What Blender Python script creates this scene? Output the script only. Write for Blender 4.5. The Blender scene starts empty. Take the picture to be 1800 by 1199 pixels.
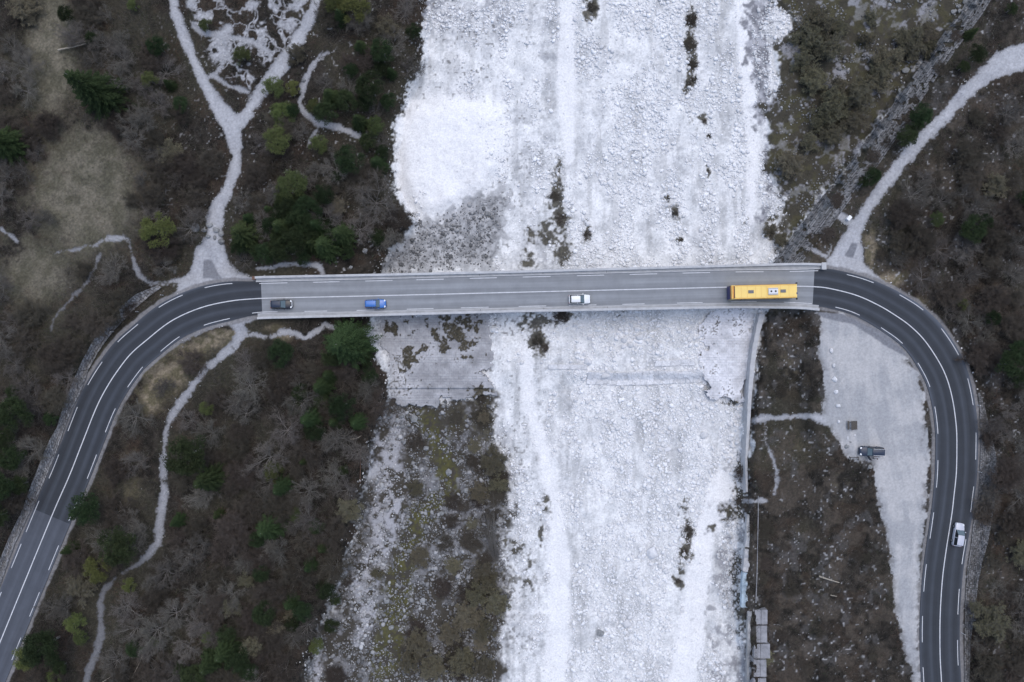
import bpy, bmesh, math, random
import numpy as np
from mathutils import Vector, Matrix
random.seed(7); RNG = np.random.default_rng(11)
scene = bpy.context.scene
# ------------------------------------------------------------------ camera, sky, sun, exposure
CAM_H = 126.0; MPP = 0.105                       # drone height; metres per photo pixel at road level
cam_data = bpy.data.cameras.new('camera'); cam = bpy.data.objects.new('camera', cam_data)
scene.collection.objects.link(cam); scene.camera = cam
cam.location = (0, 0, CAM_H); cam.rotation_euler = (0, 0, 0)
cam_data.sensor_width = 36.0; cam_data.lens = 36.0 * CAM_H / (1800 * MPP)
cam_data.clip_end = 3000.0
world = bpy.data.worlds.new('World'); scene.world = world; world.use_nodes = True
wn = world.node_tree.nodes; wl = world.node_tree.links; wn.clear()
sky = wn.new('ShaderNodeTexSky'); sky.sky_type = 'NISHITA'; sky.sun_disc = False
sky.sun_elevation = math.radians(70); sky.sun_rotation = math.radians(20)
sky.air_density = 1.0; sky.dust_density = 2.5; sky.ozone_density = 1.0
bg = wn.new('ShaderNodeBackground'); bg.inputs['Strength'].default_value = 0.15
wo = wn.new('ShaderNodeOutputWorld')
wl.new(sky.outputs['Color'], bg.inputs['Color']); wl.new(bg.outputs[0], wo.inputs['Surface'])
sd_ = bpy.data.lights.new('sun', 'SUN'); sd_.energy = 0.9; sd_.angle = math.radians(70); sd_.color = (0.95, 0.985, 0.99)
sun = bpy.data.objects.new('sun', sd_); scene.collection.objects.link(sun)
sun.rotation_euler = (math.radians(20), 0, math.radians(180 - 20))
scene.view_settings.view_transform = 'Standard'; scene.view_settings.look = 'None'
scene.view_settings.gamma = 1.0; scene.view_settings.exposure = 0.28
scene.view_settings.use_curve_mapping = False

# ------------------------------------------------------------------ helpers
COL = scene.collection
def tag(o, label=None, cat=None, group=None, kind=None):
    if label: o['label'] = label
    if cat: o['category'] = cat
    if group: o['group'] = group
    if kind: o['kind'] = kind
    return o
def W(px, py, z=0.0):
    k = MPP * (CAM_H - z) / CAM_H
    return (np.asarray(px, float) - 900) * k, (599.5 - np.asarray(py, float)) * k
def empty(name, loc, rz=0.0, s=1.0):
    o = bpy.data.objects.new(name, None); COL.objects.link(o)
    o.location = loc; o.rotation_euler = (0, 0, rz); o.scale = (s, s, s); o.empty_display_size = .3
    return o
def np_mesh(name, V, F, mats=None, smooth=False, col=None, midx=None):
    V = np.asarray(V, np.float32); F = np.asarray(F, np.int32)
    n = F.shape[1]; me = bpy.data.meshes.new(name)
    me.vertices.add(len(V)); me.vertices.foreach_set('co', V.ravel())
    me.loops.add(F.size); me.loops.foreach_set('vertex_index', F.ravel())
    me.polygons.add(len(F)); me.polygons.foreach_set('loop_start', np.arange(0, F.size, n, dtype=np.int32))
    try: me.polygons.foreach_set('loop_total', np.full(len(F), n, np.int32))
    except Exception: pass
    if midx is not None: me.polygons.foreach_set('material_index', np.asarray(midx, np.int32))
    me.polygons.foreach_set('use_smooth', np.full(len(F), smooth, bool))
    if col is not None:
        a = me.color_attributes.new('tint', 'FLOAT_COLOR', 'POINT')
        c = np.ones((len(V), 4), np.float32); c[:, :3] = col; a.data.foreach_set('color', c.ravel())
    for m in (mats or []): me.materials.append(m)
    me.update(calc_edges=True); return me
def link(name, me, parent=None, loc=None):
    o = bpy.data.objects.new(name, me); COL.objects.link(o)
    if parent is not None: o.parent = parent
    if loc is not None: o.location = loc
    return o
def bm_obj(name, bm, mat, parent=None, smooth=False, loc=None):
    me = bpy.data.meshes.new(name); bmesh.ops.recalc_face_normals(bm, faces=bm.faces); bm.to_mesh(me); bm.free()
    me.materials.append(mat)
    if smooth:
        for p in me.polygons: p.use_smooth = True
    return link(name, me, parent, loc)
def bx(bm, c, s, bev=0.0, rz=0.0, rx=0, ry=0):
    M = Matrix.Translation(c) @ Matrix.Rotation(rz, 4, 'Z') @ Matrix.Rotation(ry, 4, 'Y') @ Matrix.Rotation(rx, 4, 'X') @ Matrix.Diagonal((s[0], s[1], s[2], 1))
    r = bmesh.ops.create_cube(bm, size=1.0, matrix=M)
    if bev > 0:
        es = list({e for v in r['verts'] for e in v.link_edges})
        bmesh.ops.bevel(bm, geom=es, offset=bev, segments=2, affect='EDGES', profile=.5)
def cyl(bm, c, r, h, axis='Z', seg=16, r2=None):
    R = {'Z': Matrix(), 'Y': Matrix.Rotation(math.pi/2, 4, 'X'), 'X': Matrix.Rotation(math.pi/2, 4, 'Y')}[axis]
    bmesh.ops.create_cone(bm, cap_ends=True, segments=seg, radius1=r, radius2=r if r2 is None else r2, depth=h, matrix=Matrix.Translation(c) @ R)

# ------------------------------------------------------------------ numpy noise
_L = np.random.default_rng(3).random((256, 256)).astype(np.float32)
def vn(x, y, s=1.0, seed=0):
    x = np.asarray(x, float) / s + seed * 17.31 + 4096; y = np.asarray(y, float) / s + seed * 9.73 + 4096
    xi = np.floor(x).astype(np.int64); yi = np.floor(y).astype(np.int64)
    fx = (x - xi); fy = (y - yi); fx = fx * fx * (3 - 2 * fx); fy = fy * fy * (3 - 2 * fy)
    a = _L[xi & 255, yi & 255]; b = _L[(xi + 1) & 255, yi & 255]; c = _L[xi & 255, (yi + 1) & 255]; d = _L[(xi + 1) & 255, (yi + 1) & 255]
    return (a * (1 - fx) + b * fx) * (1 - fy) + (c * (1 - fx) + d * fx) * fy
def fbm(x, y, s, o=4, seed=0):
    r = 0; a = .5; t = 0
    for i in range(o):
        r = r + a * vn(x, y, s / (2.03 ** i), seed + i * 3); t += a; a *= .55
    return r / t                                  # 0..1, mean .5
def ss(a, b, x):
    t = np.clip((x - a) / (b - a), 0, 1); return t * t * (3 - 2 * t)
def mix(a, b, m): return a * (1 - m) + b * m

# ------------------------------------------------------------------ plan fields on a coarse lattice
X0, X1, Y0, Y1, ST = -300, 2100, -300, 1500, 4
GX, GY = np.meshgrid(np.arange(X0, X1 + 1, ST), np.arange(Y0, Y1 + 1, ST))
def sample(F, px, py):
    x = np.clip((np.asarray(px, float) - X0) / ST, 0, F.shape[1] - 1.001); y = np.clip((np.asarray(py, float) - Y0) / ST, 0, F.shape[0] - 1.001)
    xi = x.astype(int); yi = y.astype(int); fx = x - xi; fy = y - yi
    return (F[yi, xi] * (1 - fx) + F[yi, xi + 1] * fx) * (1 - fy) + (F[yi + 1, xi] * (1 - fx) + F[yi + 1, xi + 1] * fx) * fy
def path_sd(pts, base=None):
    D = np.full(GX.shape, 1e3) if base is None else base
    P = np.array(pts, float)
    for (ax, ay, ah), (bx_, by, bh) in zip(P[:-1], P[1:]):
        dx, dy = bx_ - ax, by - ay; L = dx * dx + dy * dy + 1e-9
        t = np.clip(((GX - ax) * dx + (GY - ay) * dy) / L, 0, 1)
        D = np.minimum(D, np.hypot(GX - ax - t * dx, GY - ay - t * dy) - (ah + t * (bh - ah)))
    return D
def poly_sd(poly):
    P = np.array(poly, float); D = np.full(GX.shape, 1e3); ins = np.zeros(GX.shape, bool)
    Q = np.roll(P, -1, 0)
    for (ax, ay), (bx_, by) in zip(P, Q):
        dx, dy = bx_ - ax, by - ay; L = dx * dx + dy * dy + 1e-9
        t = np.clip(((GX - ax) * dx + (GY - ay) * dy) / L, 0, 1)
        D = np.minimum(D, np.hypot(GX - ax - t * dx, GY - ay - t * dy))
        if abs(dy) > 1e-9:
            c = ((ay > GY) != (by > GY)) & (GX < dx * (GY - ay) / dy + ax); ins ^= c
    return np.where(ins, -D, D)

CL = [(-100,1373,31,31),(-50,1251,31,31),(0,1129,31,31),(47,1014,31,31),(94,900,31,31),(122,836,31,31),(146,775,31,31),(170,715,31,31),(190,677,31,31),(210,647,31,31),(230,622,31,31),(255,600,31,31),(300,565,32,31),(350,542,32,31),(400,530,31,30),(450,525,26.5,24.5),
      (520,523,26.2,24.7),(600,521.3,26.2,25),(750,517.8,26.4,25),(900,514,26.5,25),(1090,509.4,26.5,25.7),(1275,504.9,26.5,26),(1340,503.7,26,26.5),(1398,503.2,26,29),(1430,504,28,30),(1457,506.8,30,30),(1505,519,31,30),(1545,537,33,31),(1575,555,35,32),
      (1600,573,36,32),(1625,598,36,32),(1650,635,36,33),(1665,667,35,33),(1675,705,34,33),(1681,750,34,33),(1682,787,33.5,33),(1681,832,33,33),(1677,870,32.5,32),(1673,905,32,32),(1662,975,31,31),(1656,1025,31,31),(1652.5,1087,31,31),(1652.5,1150,31,31),(1655,1199,31,31),(1660,1300,31,31)]
def catmull(P, step):
    P = np.array(P, float); out = []
    for i in range(len(P) - 1):
        p0 = P[max(i - 1, 0)]; p1 = P[i]; p2 = P[i + 1]; p3 = P[min(i + 2, len(P) - 1)]
        n = max(2, int(np.hypot(*(p2 - p1)[:2]) / step))
        for k in range(n):
            t = k / n
            out.append(.5 * ((2 * p1) + (-p0 + p2) * t + (2 * p0 - 5 * p1 + 4 * p2 - p3) * t * t + (-p0 + 3 * p1 - 3 * p2 + p3) * t ** 3))
    out.append(P[-1]); return np.array(out)
CC = catmull(CL, 6)
CX, CY = W(CC[:, 0], CC[:, 1], 0)
T = np.stack([np.gradient(CX), np.gradient(CY)], 1); T /= np.linalg.norm(T, axis=1)[:, None]
NL = np.stack([-T[:, 1], T[:, 0]], 1)             # left of travel = up / outer side
ARC = np.concatenate([[0], np.cumsum(np.hypot(np.diff(CX), np.diff(CY)))])
OU, OD = CC[:, 2] * MPP, CC[:, 3] * MPP
def arc_at(px, py):
    x, y = W(px, py, 0); a = np.linspace(0, ARC[-1], 6000)
    return a[np.argmin(np.hypot(np.interp(a, ARC, CX) - x, np.interp(a, ARC, CY) - y))]
def cl(a):
    f = lambda v: np.interp(a, ARC, v)
    return np.stack([f(CX), f(CY)], -1), np.stack([f(NL[:, 0]), f(NL[:, 1])], -1), f(OU), f(OD)
A_B0, A_B1 = arc_at(452, 525), arc_at(1441, 505)  # bridge ends
A_D0, A_D1 = arc_at(460, 525), arc_at(1430, 504)  # pale deck surfacing
A_OLD = arc_at(91, 908)

iL = [i for i in range(len(CC)) if CC[i, 0] < 470]; iR = [i for i in range(len(CC)) if CC[i, 0] > 1420]
RD = path_sd([(a[0], a[1], (a[2] + a[3]) / 2) for a in CC[iL][::2]]); RD = path_sd([(a[0], a[1], (a[2] + a[3]) / 2) for a in CC[iR][::2]], RD)   # 0 at the edge lines

river = [(745,-320),(745,0),(742,110),(715,160),(700,200),(690,260),(692,330),(728,392),(695,430),(672,475),(655,520),(648,560),(656,620),(680,660),(680,705),(655,760),(628,900),(600,1000),(560,1100),(530,1199),(500,1520),
         (1335,1520),(1318,1199),(1306,1060),(1312,870),(1318,740),(1330,650),(1345,560),(1365,462),(1450,350),(1540,230),(1640,90),(1720,-10),(1900,-320)]
RV = poly_sd(river)
PATHS = [
 [(285,-320,9),(303,-20,8),(308,20,8),(322,60,10),(338,100,9),(357,140,9),(378,180,13),(402,213,18),(412,240,15),(415,270,8),(413,300,11),(397,340,11),(382,365,13),(378,385,17),(376,410,14),(372,440,20),(375,470,30),(378,485,38)],
 [(620,-320,8),(560,-10,8),(545,30,10),(530,60,11),(505,100,13),(480,135,13),(455,165,11),(440,190,10),(422,215,11)],
 [(338,45,4),(355,58,4),(385,62,6),(402,50,8)], [(392,62,4),(396,100,3.5),(386,125,4),(368,135,4)], [(372,130,4),(400,150,4),(436,162,4)], [(400,65,5),(440,72,5),(470,90,5)],
 [(-320,300,3),(0,402,3),(20,415,3),(30,424,1.5)], [(95,445,2),(130,438,2.5),(170,430,3),(190,420,6),(215,417,5),(226,422,3),(230,440,2),(235,460,3),(245,485,4),(262,497,4),(285,499,3),(320,492,5)],
 [(175,445,2),(168,465,2.2),(155,495,3),(140,510,2.5),(110,540,3),(95,560,3),(90,582,1.5)],
 [(415,566,11),(426,585,9),(410,610,7),(385,630,7),(360,650,6),(335,685,6),(315,710,6),(300,735,6),(292,760,5.5),(288,800,5),(287,840,6),(288,872,8),(284,900,7.5),(280,930,8),(277,955,8),(265,970,8),(243,990,5)],
 [(243,990,3.5),(215,1008,2),(190,1028,3)],
 [(190,1028,4),(182,1040,5),(176,1060,5.5),(178,1090,6),(178,1115,7),(170,1145,8),(160,1170,7),(150,1199,6),(130,1500,6)],
 [(320,600,2),(345,584,4),(370,574,5),(400,563,7),(440,560,5)], [(440,588,4),(460,592,4),(480,592,4),(500,583,5),(518,584,5),(535,595,5),(555,583,4),(570,570,5),(590,575,4),(625,580,4),(640,583,7),(665,592,12)],
 [(452,472,2),(475,472,2.6),(490,466,3),(530,464,3),(545,466,3.5),(560,468,6),(568,482,3.5)],
 [(575,92,3),(556,105,4),(545,125,4),(535,145,4),(527,180,3),(533,195,5),(548,208,5),(560,217,6),(590,222,6),(610,230,6),(630,238,6)], [(555,230,3),(545,250,3),(540,258,2)],
 [(2100,70,30),(1800,98,24),(1770,108,22),(1740,125,17),(1700,160,12),(1660,205,11),(1620,245,12),(1580,290,11),(1560,320,11),(1540,345,10),(1520,375,11),(1505,400,13),(1495,425,18),(1488,448,26)],
 [(1408,428,2.5),(1430,440,3),(1452,450,4)], [(1458,366,5),(1475,378,7),(1496,392,7)],
 [(1322,740,4),(1335,737,5),(1350,735,4),(1400,732,3.5),(1430,732,6),(1450,737,10)], [(1345,745,1.5),(1345,775,1.5),(1356,800,2),(1366,830,2.5),(1366,850,2.2),(1362,868,1)],
 [(1268,885,4),(1300,882,3.5),(1345,880,4)],
]
PD = None
for p in PATHS: PD = path_sd(p, PD)
PD = np.minimum(PD, poly_sd([(345,430),(392,425),(402,455),(420,478),(448,489),(445,500),(380,500),(325,530),(306,520),(318,492),(335,478)]))
PD = np.minimum(PD, poly_sd([(1452,458),(1480,425),(1516,425),(1518,462),(1545,487),(1590,520),(1560,515),(1500,492),(1445,482)]))
PK = poly_sd([(1440,552),(1475,548),(1500,560),(1550,585),(1590,620),(1613,655),(1624,700),(1630,760),(1632,830),(1630,880),(1625,930),(1620,960),(1618,1030),(1616,1100),(1620,1199),(1630,1500),(1620,1500),(1607,1199),(1590,1140),(1575,1080),(1570,1020),(1560,950),(1550,900),(1540,850),(1532,815),(1493,808),(1476,780),(1462,750),(1440,738),(1447,700),(1447,650),(1437,625),(1442,590)])
WP = poly_sd([(330,5),(350,-300),(560,-300),(550,5),(520,65),(475,120),(445,100),(440,160),(395,140),(375,105),(350,60)])      # patchy white ground
HEAP = poly_sd([(692,215),(720,180),(780,172),(860,170),(892,195),(900,240),(880,300),(850,345),(800,372),(740,388),(700,345),(686,280)])
DAMP = poly_sd([(735,392),(800,365),(850,345),(885,345),(880,400),(862,470),(680,478),(650,470),(700,425)])
STONY = poly_sd([(682,705),(830,702),(862,688),(868,760),(885,830),(895,900),(880,960),(900,1040),(880,1100),(872,1199),(860,1500),(480,1500),(525,1199),(560,1100),(600,1000),(626,900),(652,760)])
BRUSHR = poly_sd([(1365,0),(1372,-300),(1900,-300),(1720,0),(1640,90),(1540,230),(1450,350),(1375,455),(1365,440),(1385,380),(1365,330),(1342,300),(1352,240),(1345,190),(1370,150),(1360,90),(1400,40)])
GREYR = path_sd([(1335,-300,22),(1332,0,22),(1330,60,18),(1340,150,14),(1345,230,10),(1352,330,10),(1345,380,6)])
SMOOTH = path_sd([(998,-300,13),(998,0,13),(995,100,15),(998,200,14),(1000,280,8)]); SMOOTH = path_sd([(925,600,8),(930,700,12),(955,790,12),(975,900,14),(985,1000,18),(975,1199,20),(975,1500,20)], SMOOTH)
SMOOTH = path_sd([(1305,0,14),(1312,100,12),(1325,250,12),(1320,380,8)], SMOOTH); SMOOTH = path_sd([(1270,850,22),(1235,950,16),(1225,1050,20),(1200,1199,26),(1190,1500,26)], SMOOTH)
LUP = poly_sd([(285,504),(262,520),(240,540),(220,560),(200,580),(182,603),(172,620),(155,650),(140,695),(125,720),(110,760),(100,795),(82,837),(67,870),(52,900),(25,957),(0,1027),(-120,1320),(-200,1500),(-1200,1500),(-1200,-300),(200,-300),(300,100),(320,400)])
RUP = poly_sd([(1560,470),(1600,515),(1650,562),(1690,620),(1712,680),(1721,720),(1723,775),(1721,825),(1717,875),(1712,905),(1706,962),(1699,1000),(1695,1062),(1694,1150),(1695,1199),(1700,1500),(3000,1500),(3000,-300),(1900,100),(1650,300),(1560,400)])
# dark scrub patches on the gravel: x, y, half-width, half-height, density
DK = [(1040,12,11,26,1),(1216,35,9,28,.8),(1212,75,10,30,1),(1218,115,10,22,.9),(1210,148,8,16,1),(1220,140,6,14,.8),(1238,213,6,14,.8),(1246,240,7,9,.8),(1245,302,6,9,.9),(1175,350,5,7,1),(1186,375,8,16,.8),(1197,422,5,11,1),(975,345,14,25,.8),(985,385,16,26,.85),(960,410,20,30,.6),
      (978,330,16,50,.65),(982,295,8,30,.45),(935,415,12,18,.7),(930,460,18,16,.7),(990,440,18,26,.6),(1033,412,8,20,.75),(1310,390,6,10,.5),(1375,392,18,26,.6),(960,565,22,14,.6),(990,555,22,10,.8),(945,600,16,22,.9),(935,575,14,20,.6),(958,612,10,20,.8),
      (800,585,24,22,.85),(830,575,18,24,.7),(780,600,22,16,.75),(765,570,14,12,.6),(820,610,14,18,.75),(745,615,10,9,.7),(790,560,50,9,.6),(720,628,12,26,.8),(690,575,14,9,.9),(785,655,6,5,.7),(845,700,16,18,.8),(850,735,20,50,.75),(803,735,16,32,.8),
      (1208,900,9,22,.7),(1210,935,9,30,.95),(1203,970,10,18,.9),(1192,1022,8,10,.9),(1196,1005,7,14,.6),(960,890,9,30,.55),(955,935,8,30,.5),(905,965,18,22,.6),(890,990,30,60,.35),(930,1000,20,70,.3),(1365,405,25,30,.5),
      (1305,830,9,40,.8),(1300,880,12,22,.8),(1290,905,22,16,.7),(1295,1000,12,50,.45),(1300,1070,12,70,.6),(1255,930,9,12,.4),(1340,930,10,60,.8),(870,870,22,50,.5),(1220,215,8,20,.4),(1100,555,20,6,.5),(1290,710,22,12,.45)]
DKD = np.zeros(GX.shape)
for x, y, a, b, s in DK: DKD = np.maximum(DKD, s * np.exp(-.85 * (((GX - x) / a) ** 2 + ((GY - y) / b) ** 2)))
MEADOW = np.maximum(np.exp(-(((GX - 150) / 105) ** 2 + ((GY - 330) / 130) ** 2)), .75 * np.exp(-(((GX - 60) / 90) ** 2 + ((GY - 480) / 80) ** 2)))
MEADOW = np.maximum(MEADOW, np.exp(-(((GX - 88) / 52) ** 2 + ((GY - 80) / 150) ** 2)))
TAN = np.zeros(GX.shape)
for x, y, a, b, s in [(395,588,40,11,.9),(365,602,40,13,1),(330,625,34,16,1),(305,648,24,20,.9),(275,690,18,36,.7),(340,615,40,16,1),(290,665,40,40,1),(265,700,30,40,.9),(230,850,30,90,.45),(500,590,24,14,.7),(480,575,30,10,.6),(250,1000,10,10,.3),(1530,440,14,50,.8),(1570,490,40,18,.8),(1610,530,40,18,.5),(1400,780,40,30,.35),(1390,640,40,40,.35),(1480,850,30,50,.3),(1420,1020,60,90,.25),(1600,350,60,50,.2),(1745,1050,40,120,.25)]:
    TAN = np.maximum(TAN, s * np.exp(-(((GX - x) / a) ** 2 + ((GY - y) / b) ** 2)))
ASPH = np.minimum(poly_sd([(300,530),(345,500),(390,489),(447,488),(450,500),(400,505),(340,520)]), poly_sd([(1440,466),(1475,470),(1500,478),(1540,490),(1560,502),(1540,505),(1450,480)]))
ASPH = np.minimum(ASPH, poly_sd([(1430,548),(1480,552),(1520,565),(1565,590),(1600,630),(1560,610),(1500,570),(1450,560)])); ASPH = np.minimum(ASPH, poly_sd([(357,457),(372,455),(385,480),(392,490),(355,490)]) + 1); ASPH = np.minimum(ASPH, poly_sd([(1483,450),(1497,425),(1510,428),(1500,455)]) + 1)
PAVR = [(1327,1060),(1347,1075),(1348,1110),(1356,1125),(1352,1150),(1346,1155),(1345,1240),(1324,1240),(1326,1130)]
MOSS = path_sd([(735,720,10),(770,760,20),(790,850,20),(730,920,14),(705,1000,22),(695,1060,28),(690,1120,22),(670,1199,20),(660,1500,20)])
WSTR = path_sd([(652,770,9),(660,830,22),(690,800,20),(700,740,10)]); WSTR = path_sd([(672,790,28),(688,850,28),(682,900,30),(672,950,22),(640,1030,24),(645,1080,18),(632,1130,10)], WSTR); WSTR = path_sd([(840,720,8),(850,790,7)], WSTR); WSTR = path_sd([(560,1140,8),(555,1199,12),(540,1500,14)], WSTR)

PAVL = [(668,552),(700,552),(860,550),(864,600),(862,690),(760,700),(760,712),(690,708),(684,690),(680,660),(690,640),(672,600)]
PAVRT = [(1236,548),(1332,546),(1322,600),(1312,650),(1308,704),(1238,698),(1236,660)]
PVL, PVR = poly_sd(PAVL), poly_sd(PAVRT)
def height(px, py):
    px = np.asarray(px, float); py = np.asarray(py, float)
    w = (fbm(px, py, 30, 3, 5) - .5) * 10
    bank = -1.1 + (fbm(px, py, 90, 3, 1) - .5) * 1.6
    bank = bank - 1.4 * ss(1325, 1345, px) * ss(1450, 1415, px) * ss(540, 560, py) - .5 * ss(1540, 1500, px) * ss(1330, 1350, px) * ss(790, 860, py)
    up = ss(0, 30, -sample(LUP, px, py)) * np.clip(ss(330, 230, px) + ss(520, 600, py), 0, 1)
    bank = bank + 1.9 * up + 1.7 * ss(0, 40, -sample(RUP, px, py)) * ss(440, 700, py)
    rd = sample(RD, px, py); pk = sample(PK, px, py); pd = sample(PD, px, py)
    flat = np.maximum(ss(30, 8, rd), ss(46, 3, pk)); flat = np.where(up > .02, np.minimum(flat, ss(18, 8, rd)), flat)
    bank = mix(bank, -.16, flat)
    bank = bank - .12 * ss(3, -2, pd) * (1 - flat)
    rs = sample(RV, px + w * 1.8, py + w * .8)
    bank = bank - (2.0 * ss(110, 0, rs) * ss(830, 760, px) + 1.0 * ss(60, 0, rs) * ss(1300, 1320, px) * ss(560, 600, py)) * (1 - flat)
    r = -5.6 + (fbm(px, py, 60, 3, 8) - .5) * .9
    ys = 684 - 22 * ss(900, 1040, px); hw = 8 + 40 * np.exp(-((px - 930) / 55.) ** 2); r = r - 1.1 * ss(ys - hw, ys + hw, py)
    r = r + 1.3 * ss(6, -30, sample(HEAP, px, py)) + .5 * ss(4, -8, sample(BRUSHR, px, py))
    r = r + .5 * (fbm(px, py, 26, 3, 12) - .5) * (1 - .7 * ss(6, -4, sample(SMOOTH, px, py)))
    r = r - .40 * ss(2, -8, np.minimum(sample(PVL, px, py), sample(PVR, px, py)))
    z = mix(bank, r, ss(15, -15, rs))
    far = np.maximum(np.maximum(-px - 60, px - 1860), np.maximum(-py - 60, py - 1260)); 
    return z + .10 * (vn(px, py, 3.1, 40) - .5) * (1 - flat) * (1 - .5 * ss(0, -20, rs))

c3 = lambda *a: np.array(a, float)
def surface(px, py):
    """own colour of the ground and its kind (0 earth, 1 gravel bed, 2 path, 3 parking place)"""
    px = np.asarray(px, float); py = np.asarray(py, float)
    n1 = fbm(px, py, 40, 4, 20); n2 = fbm(px, py, 9, 3, 21); n3 = fbm(px, py, 150, 3, 22); n4 = vn(px, py, 2.3, 23); n5 = fbm(px, py, 18, 4, 24); n6 = vn(px, py, 3.6, 26)
    j = (n2 - .5) * 16 + (n5 - .5) * 26 + (n1 - .5) * 16; E = lambda m: m[..., None]
    # earth and dead leaves
    c = mix(c3(.020,.018,.015), c3(.050,.043,.036), E(ss(.25,.75,n2))); c = mix(c, c3(.066,.049,.037), E(ss(.52,.7,n1) * .6)); c = mix(c, c3(.072,.068,.048), E(ss(.5,.66,n3) * .6)); c = mix(c, c3(.13,.125,.125), E(ss(.55,.7,n5) * .5 * ss(1250,1350,px))); c = mix(c, c3(.105,.088,.072), E(ss(.52,.66,fbm(px,py,28,3,28)) * .6 * ss(1250,1350,px)))
    me = sample(MEADOW, px + j, py + j) ; c = mix(c, mix(c3(.185,.168,.130), c3(.115,.108,.078), E(ss(.3,.7,n5))), E(ss(.15,.65,me + (n5 - .5) * .7) * .85))
    tn = sample(TAN, px + j, py); c = mix(c, mix(c3(.235,.198,.145), c3(.125,.11,.07), E(ss(.35,.65,n2))), E(ss(.25,.7,tn + (n2 - .5) * .5)))
    c = c * (.72 + .56 * E(n4)) * (.80 + .2 * E(np.clip(me + tn, 0, 1)))
    sp = ss(.80, .9, n6) * ss(.45, .62, n5) * ss(700, 900, px + 500 * (py < 560)); c = mix(c, c3(.42,.42,.43), E(sp * .75))
    # patchy pale ground between the upper left tracks
    wp = ss(5, -5, sample(WP, px + j, py + j)); web = np.minimum(np.abs(fbm(px, py, 34, 3, 37) - .5), np.abs(fbm(px, py, 24, 3, 38) - .5)); pat = np.maximum(ss(.040, .014, web + (n2 - .5) * .03), ss(.54, .62, n1 * .4 + n5 * .6))
    c = mix(c, c3(.42,.425,.45) * (.75 + .5 * E(n4)), E(wp * pat * (.6 + .4 * n6)))
    sf = np.where(pat * wp > .5, 2, 0)
    # gravel bed
    rs = sample(RV, px, py) + j * .8
    gsp = fbm(px, py, 6, 2, 30)
    g = mix(c3(.64,.645,.655), c3(.79,.79,.795), E(ss(.3,.65,n5)));
    ln = fbm(px, py * .22, 13, 4, 33); ln2 = fbm(px, py * .3, 45, 3, 34); g = g * (1 - .20 * E(ss(.52, .70, ln)) - .10 * E(ss(.5,.65,ln2)))
    grey = ss(.50, .72, n1) * .35 + ss(.52,.62,ln2) * .3 * ss(1010, 960, px) + ss(.5,.6,ln2) * .5 * ss(1235,1265,px) * ss(540,600,py) + ss(0, 90, -py + 110) * ss(960, 850, px) * .45 + ss(880, 900, py) * ss(960, 900, px) * .25 + ss(700, 560, py) * ss(480, 560, py) * ss(900, 860, px) * .5
    g = mix(g, c3(.30,.305,.33), E(grey * ss(.35,.65,gsp)))
    sm = ss(6, -5, sample(SMOOTH, px, py) + j * .5)
    g = mix(g, c3(.77,.765,.77), E(sm * .85)); hp = ss(16, -16, sample(HEAP, px, py) + j); g = mix(g, c3(.80,.795,.80), E(hp * .85))
    g = g * (.84 + .26 * E(n4 * (1 - .6 * np.maximum(sm, hp)) + .6 * np.maximum(sm, hp)))
    sk = ss(.80, .90, vn(px, py, 4.2, 31) + (n1 - .5) * .35) * (1 - .8 * sm) * (1 - hp * .9) * (.25 + .75 * ss(985, 880, px)); g = mix(g, c3(.13,.125,.12), E(sk * .75))
    dm = ss(.35, .62, ss(45, -40, sample(DAMP, px, py)) + (n2 - .5) * .8 + (n1 - .5) * .9); g = mix(g, mix(c3(.19,.19,.197), c3(.42,.42,.43), E(ss(.3,.7,n2))), E(dm * .85))
    gr = ss(6, -6, sample(GREYR, px, py) + j * 1.6); g = mix(g, mix(c3(.15,.15,.17), c3(.40,.40,.43), E(ss(.35,.65,n2))), E(gr * .9))
    gr2 = ss(1245, 1275, px + j * 3) * ss(870, 900, py) * ss(.38, .55, n1 * .5 + n2 * .5); g = mix(g, c3(.26,.26,.28), E(gr2 * .8))
    st = ss(12, -10, sample(STONY, px, py) + j * 1.8); stc = mix(c3(.060,.054,.045), c3(.20,.20,.21), E(ss(.50,.66,n2 * .5 + n1 * .5)))
    stc = mix(stc, mix(c3(.105,.10,.035), c3(.055,.052,.034), E(n6)), E(ss(10,-8,sample(MOSS, px, py) + j * 1.5) * ss(.34,.5,n2) * .95))
    stc = mix(stc, c3(.42,.42,.45), E(.85 * ss(8,-6,sample(WSTR, px, py) + j * 1.5) * ss(.38,.55,n2 * .6 + n5 * .4)))
    g = mix(g, stc, E(st))
    br = ss(6, -6, sample(BRUSHR, px, py) + j * 1.5); brc = mix(c3(.060,.055,.042), c3(.26,.26,.28), E(ss(.52,.62,n1 * .5 + n2 * .5)))
    brc = mix(brc, c3(.085,.08,.04), E(ss(.5,.6,n5) * .5)); g = mix(g, brc, E(br))
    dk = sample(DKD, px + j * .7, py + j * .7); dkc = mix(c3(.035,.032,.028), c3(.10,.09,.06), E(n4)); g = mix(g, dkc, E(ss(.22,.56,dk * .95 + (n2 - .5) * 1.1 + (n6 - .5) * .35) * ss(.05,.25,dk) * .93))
    rm = ss(3, -3, rs + (n6 - .5) * 9 * ss(14, 0, np.abs(rs))); c = mix(c, g, E(rm)); sf = np.where(rm > .5, 1, sf)
    # tracks
    pd = sample(PD, px + (n2 - .5) * 6, py + (n2 - .5) * 6) + (n5 - .5) * 8 + (n4 - .5) * 3.5
    pc = mix(c3(.34,.345,.37), c3(.46,.465,.49), E(n5)) * (.84 + .3 * E(n4)); pm = ss(1.6, -1.6, pd); pc = pc * (1 - .25 * E(ss(-6, 0, pd)))
    dim = ss(330, 200, px) * .45 + ss(1560, 1530, px) * ss(1440, 1460, px) * ss(420, 380, py) * .0
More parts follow.
